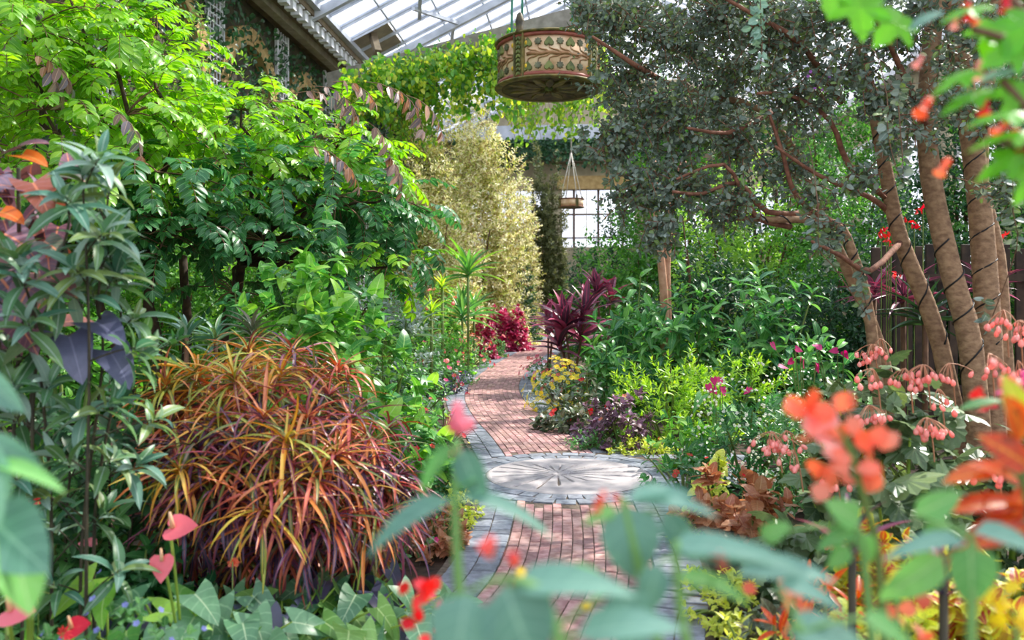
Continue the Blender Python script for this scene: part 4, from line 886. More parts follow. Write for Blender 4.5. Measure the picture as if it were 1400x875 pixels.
# crown clumps added out of view to shade the path and near beds
ct, ca = [], []
for (x, y, z, r) in [(1.2, 6.2, 5.0, .8), (2.2, 5.6, 5.3, .9), (3.2, 5.2, 5.2, .9), (1.8, 4.6, 5.0, .8), (2.9, 4.2, 5.1, .9), (4.0, 4.6, 4.8, .9), (2.4, 6.8, 5.9, .9), (3.6, 6.4, 5.9, .9), (4.6, 5.8, 5.3, .8), (1.0, 7.2, 5.4, .8), (.7, 5.2, 4.9, .6), (4.2, 3.4, 4.6, .8), (3.1, 3.1, 4.7, .8), (1.9, 7.6, 6.2, .8), (2.2, 3.5, 4.8, .7), (4.9, 4.6, 4.4, .7), (3.1, 5.4, 6.2, .8), (4.4, 7.8, 5.5, .8), (4.5, 9.0, 5.6, .9), (4.0, 10.2, 5.2, .8), (4.9, 10.9, 5.7, .9), (5.5, 9.8, 5.4, .8), (3.7, 11.8, 5.4, .8), (3.3, 8.4, 5.6, .7)]:
    t0_, d0_ = ball((x, y, z), (r, r, r*.7), 62, .2); ct.append(t0_); ca.append(nz(d0_-UP*.3)); branch(p, wander(TR[len(ct) % 3][0][-1], (x, y, z), 6, .1), .04, .012, BARK)
p.add('tiny', LM['grey'], *shoots(np.vstack(ct), np.vstack(ca), .24, 11, .085, .05, .6, 1.4, .5, .25, pair=True), keep=0)
cv = [(np.array([t-a*.24, t-a*.1+[0, 0, .01], t]), .0035) for t, a in zip(tips[::1], axs[::1])]
p.stems(cv, BARKR, 3, 'twigs'); p.done()
# silvery blue sprays hanging near
for label, spots in (('silvery blue-green leaf spray hanging at the top between the grey foliage', [(1040, 25, 4.6), (1042, 60, 4.6), (1040, 88, 4.6)]),
                     ('grey-leaved twig dangling in front of the middle trunk', [(1215, 190, 4.8), (1235, 250, 4.8), (1228, 140, 4.8)]),
                     ('pale grey buds and leaves on a twig crossing the low forked trunk', [(1120, 340, 4.8), (1140, 365, 4.8), (1185, 430, 4.8), (1180, 400, 4.8)]),
                     ('silvery twig beside the outermost trunk', [(1385, 290, 4.6), (1390, 340, 4.6), (1350, 450, 4.8)])):
    q = np.array([P(*s) for s in spots]); p = Plant('leafy_twig', label, 'branch', q[0]); p.tube(smooth(np.vstack([q[:1]+[.25, .9, .8], q[:1]+[.08, .35, .6], q[:1]+[0, .02, .25], q])), .003, BROWN)
    p.add('oval', LM['greybl'] if 'blue' in label else LM['grey'], *shoots(q, nz(np.tile([0.05, -.2, -1.], (len(q), 1))+R.normal(0, .15, (len(q), 3))), .20, 14, .07, .045, .9, 1.5, .5, .15, pair=True), keep=42, minpx=6); p.done()
# violet flowers in the canopy
p = Plant('violet_blossom_sprig', 'tiny violet blossoms hanging high among the grey leaves', 'flower', P(1115, 110, 6.2)); q = np.array([P(1108, 98, 6.2), P(1112, 103, 6.2), P(1105, 104, 6.2), P(1125, 122, 6.2), P(1128, 126, 6.2), P(1114, 121, 6.2), P(1134, 105, 6.2)])
p.add('flower5', FL['viol'], q, nz(R.normal(0, 1, q.shape)), nz(R.normal(0, .4, q.shape)+[0, -1, 0]), .028, .028, part='flower', minpx=3); p.tube(np.array([P(1108, 96, 6.22), P(1118, 118, 6.22), P(1130, 140, 6.22)]), .004, BROWN); p.done()
# cables wound round the trunks
for i, (ti, lab) in enumerate(((3, 'black cable wound round the slim leaning trunk'), (0, 'black cable spiralling loosely on the thick front trunk'), (1, 'black cable looped round the stoutest upright trunk'), (5, 'black cable wound round the low horizontal limb'))):
    pts, r0, r1 = TR[ti]; a0, a1 = (3, len(pts)-3) if ti != 0 else (2, 7)
    s = np.linspace(a0, a1, 70); C = np.stack([np.interp(s, np.arange(len(pts)), pts[:, j]) for j in range(3)], 1); rr = np.interp(s, [0, len(pts)-1], [r0, r1])+.004
    t = nz(np.gradient(C, axis=0)); x = nz(np.cross(t, [0, 1, 0])); y = np.cross(t, x); ph = s*2*math.pi*(.75 if ti != 5 else .9)
    C2 = C+(x*np.cos(ph)[:, None]+y*np.sin(ph)[:, None])*rr[:, None]
    g = Geo(); g.tube(C2, .007, 5); g.build('light_cable', CABLE, None, True, label=lab, category='cable')
# two pinkish trunks
for lab, q in (('slim pinkish trunk with peeling bark, nearer the red cordylines', ((908, 420, 13), (905, 370, 13), (900, 320, 13), (897, 280, 13), (893, 220, 13))), ('slim pinkish trunk with peeling bark beside its taller twin, leaning away', ((912, 420, 13.1), (911, 370, 13.1), (914, 320, 13.1), (920, 270, 13.1), (935, 220, 13.1)))):
    pts = pl(*q); b0_ = pts[0]*[1, 1, 0]; pts = smooth(np.vstack([[b0_], pts])); g = Geo(); g.tube(pts, np.linspace(.075, .05, len(pts)), 9)
    g.build('slim_trunk', BARKP, None, True, label=lab, category='tree trunk')

# ================================================================ tall shrub beside the croton
def caneplant(name, label, cat, canes, mat, L, W, k, tpl='lance', keep=120, stemm=DARKST, r=.008, a0=.35, a1=1.45, whorls=None, slen=.07, cr=1.0):
    base = canes[0][0][0]*[1, 1, 0]; canes = [(np.vstack([a[:1]*[1, 1, 0], a]), n) for a, n in canes]; p = Plant(name, label, cat, base); T_, A_ = [], []
    for pts, n in canes:
        sm = smooth(pts, 4); p.tube(sm, np.linspace(r, r*.5, len(sm)), stemm, 'stem')
        for f in np.linspace(.18, 1, n):
            i = f*(len(sm)-1); c = np.array([np.interp(i, np.arange(len(sm)), sm[:, j]) for j in range(3)])
            if f == 1: T_.append(c); A_.append(nz(sm[-1]-sm[-3])); continue
            d = nz(R.normal(0, 1, 3)*[1, 1, .2]+UP*.75+[0, -.3, 0]); e = c+d*R.uniform(.10, .30)*cr; p.tube(bez(c, (c+e)/2+UP*.02, e, 5), np.linspace(r*.5, r*.3, 5), stemm, 'twig', 4); T_.append(e); A_.append(d)
    p.add(tpl, mat, *shoots(np.array(T_), nz(np.array(A_)+UP*.3), slen, k, L, W, a0, a1, .45, .12), keep=keep, minpx=12); return p
cs = [(pl((118, 740, 3.3), (122, 500, 3.3), (118, 350, 3.3), (112, 232, 3.3)), 11), (pl((112, 740, 3.5), (140, 500, 3.5), (135, 400, 3.4), (150, 250, 3.4)), 9), (pl((45, 560, 3.4), (70, 400, 3.4), (95, 300, 3.4), (80, 262, 3.4)), 7),
      (pl((130, 700, 3.6), (160, 520, 3.6), (165, 420, 3.6), (150, 350, 3.5)), 8), (pl((70, 700, 3.5), (60, 560, 3.4), (45, 430, 3.3), (20, 350, 3.2)), 8), (pl((30, 720, 3.6), (25, 560, 3.5), (10, 470, 3.4)), 6)]
caneplant('lance_leaved_shrub', 'tall blue-green shrub with whorls of long narrow leaves on cane stems beside the croton', 'shrub', cs, LM['blugrn'], .185, .050, 9, keep=250).done()
cs = [(pl((175, 760, 4.2), (190, 640, 4.2), (180, 580, 4.2)), 6), (pl((90, 720, 4.0), (95, 640, 4.0), (80, 560, 4.0)), 7), (pl((40, 740, 3.9), (45, 650, 3.9), (30, 560, 3.8)), 7), (pl((150, 720, 4.3), (150, 640, 4.3), (150, 520, 4.3)), 7), (pl((215, 600, 4.6), (215, 520, 4.6), (205, 470, 4.6)), 6)]
caneplant('bushy_undershrub', 'low dark-green shrub filling in beneath the lance-leaved canes', 'shrub', cs, LM['dkbush'], .12, .042, 12, keep=160, tpl='lance_flat', slen=.12).done()
for i, (px, py, Y, lab) in enumerate(((255, 455, 5.4, 'spiky grey-green rosette just behind the croton, nearer the canes'), (345, 450, 5.6, 'brownish green spiky rosette behind the middle of the croton'), (295, 462, 5.7, 'small spiky rosette between two larger ones behind the croton'))):
    c = P(px, py, Y); p = Plant('spiky_rosette', lab, 'plant', c*[1, 1, 0]); p.tube(np.array([c*[1, 1, 0], c]), .015, BROWN)
    p.add('lance', LM['blugrn'] if i != 1 else LM['bronzeg'], *shoots(c[None], UP[None], .08, 22, .26, .032, .2, 1.35, .3), keep=22); p.done()
shrub('shade_filler', 'deep green leafy plant covering the ground between the cane stems and croton', 'plant', 165, 4.9, 1.15, .62, .5, 0, 120, 7, .12, .12, .06, 'ovate', LM['treedk'], 90)
shrub('shade_filler', 'rounded dark green plant at the foot of the cane stems', 'plant', 70, 4.2, .98, .55, .45, 0, 110, 7, .12, .11, .06, 'ovate', LM['imp'], 90)
shrub('shade_filler', 'leafy green plant under the near side of the croton mound', 'plant', 185, 4.05, .58, .42, .3, 0, 80, 6, .10, .11, .07, 'ovate', LM['treedk'], 70)
shrub('shade_filler', 'dense mid-green shrub behind the cane stems below the grove', 'shrub', 90, 6.4, 1.9, .95, .6, 0, 130, 8, .14, .12, .06, 'ovate', LM['midbush'], 60)
# copperleaf at the frame edge
p = Plant('copperleaf_shrub', 'copper, violet and orange broad-leaved shrub behind the lance-leaved canes', 'shrub', P(10, 600, 3.6)*[1, 1, 0])
for a, b in (((10, 720, 3.7), (25, 230, 3.4)), ((-30, 720, 3.7), (5, 330, 3.4)), ((20, 720, 3.7), (50, 370, 3.6))): p.tube(smooth(pl(a, ((a[0]+b[0])/2+8, (a[1]+b[1])/2, 3.6), b)), .008, DARKST)
q = [(30, 212, .13, (.9, -.3, -.1), 'orange'), (20, 205, .16, (1, -.3, .5), 'copper'), (45, 250, .20, (.6, -.5, -.5), 'copper'), (0, 290, .14, (.9, -.4, -.1), 'orange'), (5, 320, .22, (.9, -.5, -.2), 'copper'), (-5, 350, .2, (1, -.4, 0), 'copper'), (40, 395, .2, (-.3, -.5, -.8), 'copper'), (0, 380, .22, (.7, -.4, -.5), 'copper'), (60, 330, .16, (.8, -.4, -.3), 'copper'), (10, 420, .18, (.2, -.4, -1), 'copper'), (70, 380, .15, (1, -.4, -.3), 'copper'), (15, 255, .2, (-.6, -.5, .1), 'copper'), (95, 460, .22, (.5, -.5, -.7), 'violet'), (130, 440, .20, (.8, -.5, -.2), 'violet'), (150, 480, .2, (.7, -.5, -.6), 'violet'), (20, 440, .17, (.8, -.3, -.6), 'copper'), (60, 455, .2, (-.7, -.5, -.4), 'begon')]
for k, (px, py, L, d, mt) in enumerate(q): p.add('heart', LM[mt], P(px, py, 3.3+.04*(k % 5)), nz(np.array(d)), nz(np.array([.1, -.5, 1.])), L, L*.8, keep=1)
q = np.array([P(R.uniform(-40, 100), R.uniform(230, 460), 3.7) for _ in range(60)]); p.add('heart', LM['copper'], q, nz(R.normal(0, .6, (60, 3))+[.2, -.4, -.3]), nz(R.normal(0, .3, (60, 3))+[0, -.5, 1]), .15, .11, keep=40); p.done()

# ================================================================ croton with narrow blades
cx = P(372, 0, 4.9)[0]; C = np.array([cx, 4.95, .10])
p = Plant('narrow_leaf_croton', 'big mounded croton with arching narrow blades in orange, red and yellow', 'shrub', (cx, 4.95, 0))
ros = [(225, 515, 4.6, 0), (270, 500, 4.7, 0), (320, 505, 4.5, 0), (385, 500, 4.7, 0), (430, 505, 4.9, 1), (300, 560, 4.35, 0), (360, 560, 4.25, 1), (235, 570, 4.5, 1), (420, 560, 4.4, 1), (480, 560, 4.6, 1), (505, 600, 4.6, 1), (390, 590, 4.1, 0), (330, 620, 4.1, 1), (460, 610, 4.25, 1), (430, 640, 4.1, 1), (245, 630, 4.05, 0), (285, 640, 4.1, 1), (360, 690, 3.95, 0), (480, 660, 4.25, 1), (525, 650, 4.5, 1), (400, 650, 4.05, 1), (450, 700, 4.1, 1), (510, 700, 4.3, 1), (310, 680, 4.1, 2), (420, 710, 4.1, 2), (270, 600, 4.2, 2), (350, 525, 4.6, 1), (450, 530, 4.7, 1), (540, 690, 4.5, 2), (490, 630, 4.4, 2), (240, 540, 4.7, 1), (370, 640, 4.1, 2), (310, 590, 4.3, 2), (250, 690, 4.2, 2), (380, 730, 4.2, 2), (300, 530, 4.8, 1), (400, 470, 5.1, 1), (340, 470, 5.1, 0), (465, 495, 5.1, 1), (545, 640, 4.6, 2), (220, 600, 4.5, 2), (330, 660, 4.2, 2)]
for j, nm in enumerate(('crotY', 'crotO', 'crotP')):
    for v in range(4):
        tp = []; ax = []
        for k, (px, py, Y, m) in enumerate(ros):
            if m != j: continue
            c = P(px, py+10, Y); d = nz((c-C)*[1, 1, .5]); tp.append(c); ax.append(nz(d*.55+UP*.9+R.normal(0, .12, 3)))
        if not tp: continue
        a = shoots(np.array(tp), np.array(ax), .07, 13 if j < 2 else 15, .37, .017, .6, 1.55, .80, .2)
        p.add('strap%d' % v, LM[nm], *a, part='blade', keep=26 if j < 2 else 14, minpx=30, rest='blade_mass')
# inner filling of dark blades
tips, nr = dome(C, .93, .6, 1.08, 40, lo=.6, front=.8)
for v in (2, 3): p.add('strap%d' % v, LM['crotP' if v == 3 else 'crotO'], *shoots(tips, axes_of(nr, .6), .08, 14, .36, .017, .4, 1.6, .85, .2), part='blade', keep=0, rest='blade_mass')
p.stems([(bez((cx+(t[0]-cx)*.2, 4.95, 0), C*.4+t*.6, t), np.linspace(.02, .008, 6)) for t in tips[:26]], BARKD); p.done()

# ================================================================ heart-leaved shrub between croton and path
p = shrub('heart_leaved_shrub', 'fresh green heart-leaved shrub rising behind the croton and leaning to the path', 'shrub', 455, 6.9, 2.15, .98, .8, 0, 95, 6, .16, .19, .15, 'heart', LM['philo'], 190, .5, 1.35, .55, front=.75, finish=False)
tips, nr = dome(np.array([P(420, 0, 6.6)[0], 7.0, 1.2]), .55, .5, 1.35, 26); p.add('heart', LM['philo'], *shoots(tips, axes_of(nr), .15, 5, .17, .12, .5, 1.3, .5), keep=50)
tips, nr = dome(np.array([P(545, 0, 6.4)[0], 6.9, .05]), .5, .5, 1.05, 30); p.add('heart', LM['philo'], *shoots(tips, axes_of(nr), .15, 5, .15, .10, .5, 1.3, .5), keep=50); p.done()
shrub('heart_leaved_shrub', 'second heart-leaved shrub hugging the dark trunks of the grove', 'shrub', 340, 7.6, 2.0, .6, .5, 0, 55, 6, .16, .14, .09, 'ovate', LM['treedk'], 90)
# low plants at its foot
shrub('dark_bedding_plant', 'dark blue-green leafy plant with small yellow blossoms beside the croton and path', 'plant', 578, 7.0, .72, .42, .5, 0, 70, 7, .10, .085, .055, 'nettle', LM['treedk'], 90, flowers=[('flower5', FL['yel'], 9, .045), ('flower5', FL['red'], 5, .05)])
shrub('dark_bedding_plant', 'dark bedding plant with silvery leaves where the croton meets the path bend', 'plant', 625, 7.4, .42, .24, .3, 0, 36, 7, .08, .06, .04, 'oval', LM['blugrn'], 50, flowers=[('flower5', FL['yel'], 4, .035)])
shrub('variegated_groundcover', 'small cream and green variegated cover plant at the sett edging', 'plant', 628, 6.6, .24, .22, .45, 0, 46, 6, .06, .05, .03, 'oval', LM['chart'], 60)
shrub('copper_groundcover', 'pinkish copper leafy plant beside the near setts', 'plant', 603, 5.8, .26, .22, .4, 0, 42, 6, .07, .085, .06, 'heart', LM['coleusC'], 60)
shrub('chartreuse_tuft', 'tiny chartreuse tuft right on the edge of the near setts', 'plant', 636, 6.3, .16, .10, .2, 0, 18, 6, .05, .045, .028, 'oval', LM['chart'], 24)
# dark radial grass tufts hanging over the path
for lab, px, py, Y, n, L in (('dark strappy tuft whose long blades reach over the brick path', 606, 575, 9.4, 46, .62), ('lower dark strappy tuft sprawling towards the medallion', 615, 607, 8.8, 34, .5)):
    c = P(px, py, Y); p = Plant('strappy_tuft', lab, 'plant', c*[1, 1, 0]); c = c*[1, 1, 0]+[0, 0, .12]
    p.add('spike', LM['grass'], *shoots(c[None], nz(np.array([[.35, -.1, 1.]])), .06, n, L, .02, .15, 1.3, .7), part='blade', keep=n); p.done()
p = shrub('red_flower_clump', 'scarlet-flowered clump just above the dark strappy tufts', 'flower', 592, 9.6, .55, .3, .3, 0, 34, 6, .1, .09, .06, 'ovate', LM['philo'], 40, flowers=[('flower8', FL['red'], 12, .075), ('flower5', FL['coral'], 10, .06)])
shrub('red_flower_clump', 'scarlet and pink flowers tucked beneath the croton blades', 'flower', 545, 5.6, .55, .28, .3, 0, 30, 6, .1, .08, .06, 'ovate', LM['imp'], 36, flowers=[('flower5', FL['red'], 12, .055), ('flower5', FL['mag'], 6, .05)])

# ================================================================ anthuriums
def anthurium(label, px, py, Y, n, L, mat, spread, height, spathes=(), keep=60, tpl='heart'):
    b = P(px, py, Y)*[1, 1, 0]; p = Plant('anthurium', label, 'plant', b); cv = []
    ang = R.uniform(0, 2*math.pi, n); rad = np.sqrt(R.random(n))*spread; z = height*R.uniform(.45, 1, n)*(1-.4*rad/spread)
    pos = b+np.c_[np.cos(ang)*rad, np.sin(ang)*rad*.8, z]; out = np.c_[np.cos(ang), np.sin(ang), np.zeros(n)]
    dr = nz(out*.8+R.normal(0, .35, (n, 3))+[0, -.45, -.45]); nr = nz(out*.3+R.normal(0, .22, (n, 3))+[0, -.55, .9])
    p.add(tpl, mat, pos, dr, nr, L*R.uniform(.7, 1.15, n), L*.72*R.uniform(.8, 1.1, n), keep=keep, minpx=10)
    for i in range(n): cv.append((bez(b+np.array([R.normal(0, .04), R.normal(0, .04), 0]), (b+pos[i])/2+[0, 0, .05], pos[i]), .006))
    p.stems(cv, LIMEST)
    for (sx, sy, sY, s, d, mt) in spathes:
        c = P(sx, sy, sY); st = p.tube(bez(b, (b+c)/2+[0, 0, .1], c), .006, LIMEST, 'flower_stem')
        V, T, U, sm = TPL['spathe']; y = nz(np.array(d, float)); zz = nz(np.array([0, -.75, .8])-y*np.dot(y, [0, -.75, .8])); x = np.cross(y, zz)
        o = link('spathe', mesh_np('spathe', V@np.array([x, y, zz])*s+c-b, T, FL[mt], U, True), p.root)
        g = Geo(); e = c-b+zz*.004+y*s*.12; g.tube(np.array([e, e+(UP*.75-y*.1+zz*.25)*s*.55]), np.array([.011, .006])*s/.13, 7); link('spadix', mesh_np('spadix', np.vstack(g.V), np.vstack(g.T), SPAD), p.root)
    return p.done()
anthurium('anthurium with grey-green heart leaves in front of the croton, nearest the path', 478, 860, 4.15, 42, .20, LM['anth'], .52, .38, [(505, 720, 4.3, .08, (.8, 0, .3), 'spathR')])
anthurium('anthurium with broad glossy light-green leaves below the middle of the croton', 385, 870, 3.9, 40, .21, LM['anthB'], .48, .42)
anthurium('grey-green anthurium bearing two tall pink waxy flowers before the croton', 255, 870, 3.6, 46, .20, LM['anth'], .50, .55, [(232, 722, 3.3, .125, (1, -.1, .05), 'spathe'), (222, 762, 3.3, .10, (.1, -.3, -.9), 'spathe')])
anthurium('dark violet leaved plant among the anthuriums', 270, 860, 3.75, 18, .20, LM['violet'], .42, .50)
anthurium('dark violet leaved plant under the croton tips by the soil edge', 470, 850, 4.3, 18, .19, LM['violet'], .42, .40)
anthurium('anthurium with red and pink flowers at the bottom corner', 40, 875, 3.0, 22, .20, LM['anth'], .42, .55, [(38, 795, 2.5, .10, (.5, -.2, .5), 'spathR'), (10, 835, 2.5, .11, (1, -.2, 0), 'spathe'), (45, 790, 2.55, .09, (-.3, -.2, .8), 'spathe'), (95, 860, 2.9, .09, (.9, -.1, .2), 'spathR')])
anthurium('arrow-leaved green plant between pink spathes and the cane stems', 150, 870, 3.5, 22, .23, LM['philo'], .4, .62, keep=40, tpl='arrow')
shrub('lavender_bedding', 'low bedding plant dotted with lavender-blue florets along the bottom edge', 'flower', 175, 3.0, .68, .36, .3, .0, 130, 6, .05, .042, .028, 'oval', LM['imp'], 110, flowers=[('flower5', FL['blue'], 34, .028), ('flower5', FL['blue'], 10, .03)])
shrub('lavender_bedding', 'second lavender-blue patch at the very bottom corner', 'flower', 30, 2.8, .72, .28, .25, .0, 70, 6, .05, .042, .028, 'oval', LM['imp'], 60, flowers=[('flower5', FL['blue'], 16, .028), ('flower8', FL['red'], 5, .06)])
for lab, px, py, Y, mt in (('tiny scarlet blossom in the shade of the cane stems', 52, 686, 3.6, 'red'), ('pair of small pink blossoms beside the cane stems', 120, 740, 3.6, 'pink'), ('single orange-red blossom under the croton tips', 318, 768, 3.8, 'orange')):
    c = P(px, py, Y); p = Plant('small_blossom', lab, 'flower', c*[1, 1, 0]); p.tube(np.array([c*[1, 1, 0], c]), .003, STEM); q = c+R.normal(0, .012, (3, 3)); p.add('flower5', FL[mt], q, nz(R.normal(0, 1, (3, 3))), nz(R.normal(0, .3, (3, 3))+[0, -1, .4]), .042, .042, part='flower', minpx=3); p.done()

# ================================================================ beds along the far side of the path (west)
def edge_bed(label, px, Y, z1, rx, ry, fl, n=110, mat='imp', L=.075, keep=60, name='impatiens_bed', x=None, tpl='ovate'):
    return shrub(name, label, 'flower bed', px, Y, z1, rx, ry, 0, n, 7, .08, L, L*.6, tpl, LM[mat], keep, .5, 1.4, .6, flowers=fl, x=x, minpx=6)
edge_bed('low green bed dotted with coral and crimson impatiens where the path narrows', 612, 17, .85, .62, 1.1, [('flower5', FL['coral'], 22, .10), ('flower5', FL['mag'], 9, .10)])
edge_bed('green impatiens bed with coral blooms along the outer bend of the path', 642, 20.6, .85, .6, 1.4, [('flower5', FL['coral'], 30, .09), ('flower5', FL['red'], 6, .11)])
edge_bed('coral impatiens at the foot of the magenta coleus', 672, 24.0, .66, .48, 1.0, [('flower5', FL['coral'], 18, .11), ('flower5', FL['pink'], 8, .10)])
edge_bed('silver-edged bedding with magenta blooms below the arching blades', 575, 15.2, .85, .7, .8, [('flower5', FL['mag'], 12, .10), ('flower5', FL['coral'], 6, .08)], mat='silver')
edge_bed('dark leafy clump with small red flowers where the bed meets the path', 622, 15.0, .42, .35, .5, [('flower8', FL['red'], 8, .09)], n=50, mat='violet', L=.06)
shrub('magenta_coleus', 'bright magenta coleus mound behind the coral impatiens at the bend', 'plant', 690, 26.5, 1.5, .85, .8, 0, 190, 8, .12, .17, .12, 'nettle', LM['magenta'], 120, minpx=5)
shrub('magenta_coleus', 'smaller magenta coleus clump beside the green strap leaves', 'plant', 658, 23, 1.35, .5, .4, 0, 80, 8, .12, .14, .10, 'nettle', LM['magenta'], 50, minpx=5)
for i, (lab, px, py, Y, n, L, mt, tp) in enumerate((('arching grey-green strap plant above the impatiens', 560, 450, 13.5, 30, .75, 'palmy', 'sword'), ('fresh green strap-leaved plant in front of the magenta coleus', 632, 428, 19, 26, 1.0, 'ging', 'sword'), ('broad-bladed green plant leaning over the magenta coleus', 648, 424, 20.5, 18, .95, 'ging', 'sword'), ('pale spider-like tuft lit by the sun mid-bed', 605, 388, 15.5, 44, .38, 'yelg', 'spike'), ('tall green sword-leaved plant under the feathery shrub', 640, 370, 18, 22, 1.0, 'philo', 'sword'), ('yellow-green narrow tuft below the pale spider-like tuft', 590, 420, 14.5, 30, .5, 'lime', 'spike'))):
    c = P(px, py, Y); p = Plant('strap_leaved_plant', lab, 'plant', c*[1, 1, 0]); p.tube(np.array([c*[1, 1, 0], c]), .03, STEM); p.add(tp, LM[mt], *shoots(c[None], UP[None], .18, n, L, L*.09, .2, 1.4, .5), part='blade', keep=n, minpx=6); p.done()
shrub('leafy_bed_shrub', 'mixed light green shrub filling the bed above the arching blades', 'shrub', 560, 15, 1.9, .95, .7, 0, 130, 7, .14, .13, .07, 'ovate', LM['imp'], 90, minpx=7, flowers=[('drop', FL['salmon'], 14, .09)])
shrub('leafy_bed_shrub', 'bushy green shrub speckled with pale pink begonias mid-bed', 'shrub', 598, 18.5, 2.0, .8, .6, 0, 120, 7, .14, .14, .08, 'ovate', LM['philo'], 90, minpx=7, flowers=[('drop', FL['salmon'], 22, .12)])
shrub('leafy_bed_shrub', 'silver-leaved shrub gleaming below the drooping boughs of the grove', 'shrub', 545, 12.5, 2.15, .7, .6, 0, 120, 8, .14, .10, .05, 'oval', LM['silver'], 70, minpx=7)
shrub('leafy_bed_shrub', 'yellow-green bedding shrub between heart-leaved shrub and strap plants', 'shrub', 525, 10.2, 1.55, .55, .5, 0, 80, 7, .14, .12, .06, 'ovate', LM['philo'], 70, minpx=7)
shrub('leafy_bed_shrub', 'low shaded green shrub in the bend beside the coral impatiens', 'shrub', 568, 12.0, .9, .55, .6, 0, 80, 7, .12, .10, .05, 'ovate', LM['imp'], 60, minpx=7, flowers=[('flower5', FL['mag'], 10, .08)])
shrub('fern_clump', 'feathery fern clump under the tall sword-leaved plant', 'fern', 600, 16.5, 1.3, .7, .5, 0, 120, 10, .2, .09, .03, 'small', LM['fernm'], 0)

# ================================================================ beds on the other side of the path (east)
def cordyline(label, px, Y, heads, L=.78):
    b = P(px, 0, Y)*[1, 1, 0]; p = Plant('red_cordyline', label, 'plant', b)
    for (hx, hy, n) in heads:
        c = P(hx, hy, Y+R.uniform(-.2, .2)); p.tube(bez(b, (b+c)/2+[.05, 0, 0], c), .022, BROWN); p.add('sword', LM['cordy'], *shoots(c[None], nz(np.array([[(hx-px)*.004, -.1, 1.]])), .22, n, L, .13, .10, 1.3, .2), part='blade', keep=n)
    return p.done()
cordyline('crimson and purple cordyline spreading broad blades beside the yellow flowers', 780, 15.2, [(772, 440, 26), (795, 455, 20), (765, 465, 16), (800, 425, 18)])
cordyline('taller crimson cordyline behind, its pink new blades above the green leaves', 825, 16.5, [(815, 392, 22), (835, 400, 14)], .55)
cordyline('small crimson cordyline low behind the pink flowers', 748, 17.2, [(755, 445, 16), (748, 430, 12)], .5)
edge_bed('pink impatiens spilling onto the path under the cordyline', 745, 17.6, .55, .5, .8, [('flower5', FL['pink'], 30, .12), ('flower5', FL['coral'], 8, .10)], n=60)
p = shrub('yellow_daisies', 'mound of silver-green leaves covered in yellow daisies at the inner bend', 'flower', 768, 12.9, .74, .55, .7, 0, 110, 8, .10, .075, .022, 'small', LM['silver'], 30, flowers=[('flower8', FL['yel'], 150, .09, 120)], minpx=5)
edge_bed('coral begonia clump between yellow daisies and cordyline', 762, 15.0, .5, .45, .5, [('flower5', FL['coral'], 14, .09)], n=50)
shrub('bronze_bedding', 'bronze-green oval leaved plant edging the path below the daisies', 'plant', 775, 10.9, .42, .42, .5, 0, 56, 6, .09, .12, .075, 'ovate', LM['bronzeg'], 80, flowers=[('flower5', FL['red'], 2, .09)])
shrub('bronze_bedding', 'reddish bronze leafy clump between daisies and lime foliage', 'plant', 805, 11.6, .78, .35, .35, 0, 40, 6, .09, .12, .06, 'ovate', LM['bronzeg'], 50, flowers=[('flower5', FL['red'], 4, .10)])
shrub('purple_perilla', 'purple-leaved plant in front of the lime foliage', 'plant', 850, 9.7, .68, .42, .45, 0, 56, 7, .10, .105, .065, 'nettle', LM['perilla'], 100, flowers=[('flower5', FL['orange'], 4, .06)])
shrub('purple_perilla', 'smaller purple-leaved plant close to the sett edging', 'plant', 815, 10.1, .50, .30, .35, 0, 36, 7, .09, .09, .055, 'nettle', LM['perilla'], 60)
shrub('low_groundcover', 'tiny yellowish green cover spreading at the soil edge above the medallion', 'plant', 878, 9.3, .20, .42, .3, 0, 70, 6, .05, .05, .032, 'oval', LM['chart'], 50, minpx=5)
shrub('low_groundcover', 'dark green trailing cover between purple leaves and the path', 'plant', 815, 9.55, .24, .38, .25, 0, 60, 6, .06, .05, .03, 'oval', LM['imp'], 50, minpx=5)
shrub('lime_foliage', 'wide bright lime-green leafy mound beside the path', 'shrub', 915, 10.3, 1.12, .92, .8, 0, 210, 10, .14, .10, .030, 'lance_flat', LM['lime'], 200, .25, 1.3, .5)
shrub('lime_foliage', 'lime-green leafy mound farther back under the green ginger leaves', 'shrub', 1000, 10.8, 1.15, .85, .7, 0, 170, 10, .14, .10, .030, 'lance_flat', LM['lime'], 120, .25, 1.3, .5)
def ging(label, px, Y, z1, rx, n, keep, L=.26, W=.085):
    return shrub('broad_leaved_clump', label, 'plant', px, Y, z1, rx, rx*.7, 0, n, 6, .22, L, W, 'lance', LM['ging'], keep, .4, 1.4, .55, front=.7)
ging('lush green broad-leaved clump next to the tall cordyline', 860, 13.2, 2.0, .75, 60, 100, .32, .10)
ging('rich green long-leaved clump beneath the pinkish trunks', 935, 12.4, 2.15, .95, 90, 130, .30, .10)
ging('rich green long-leaved clump nearer the forked trunks', 1050, 11.6, 2.0, .95, 90, 130, .29, .10)
ging('low green clump between cordyline and lime foliage', 830, 12.2, 1.15, .55, 50, 70, .24, .08)
ging('shaded green clump at the base of the grey-leaved tree', 1120, 10.2, 1.45, .7, 50, 60, .24, .09)
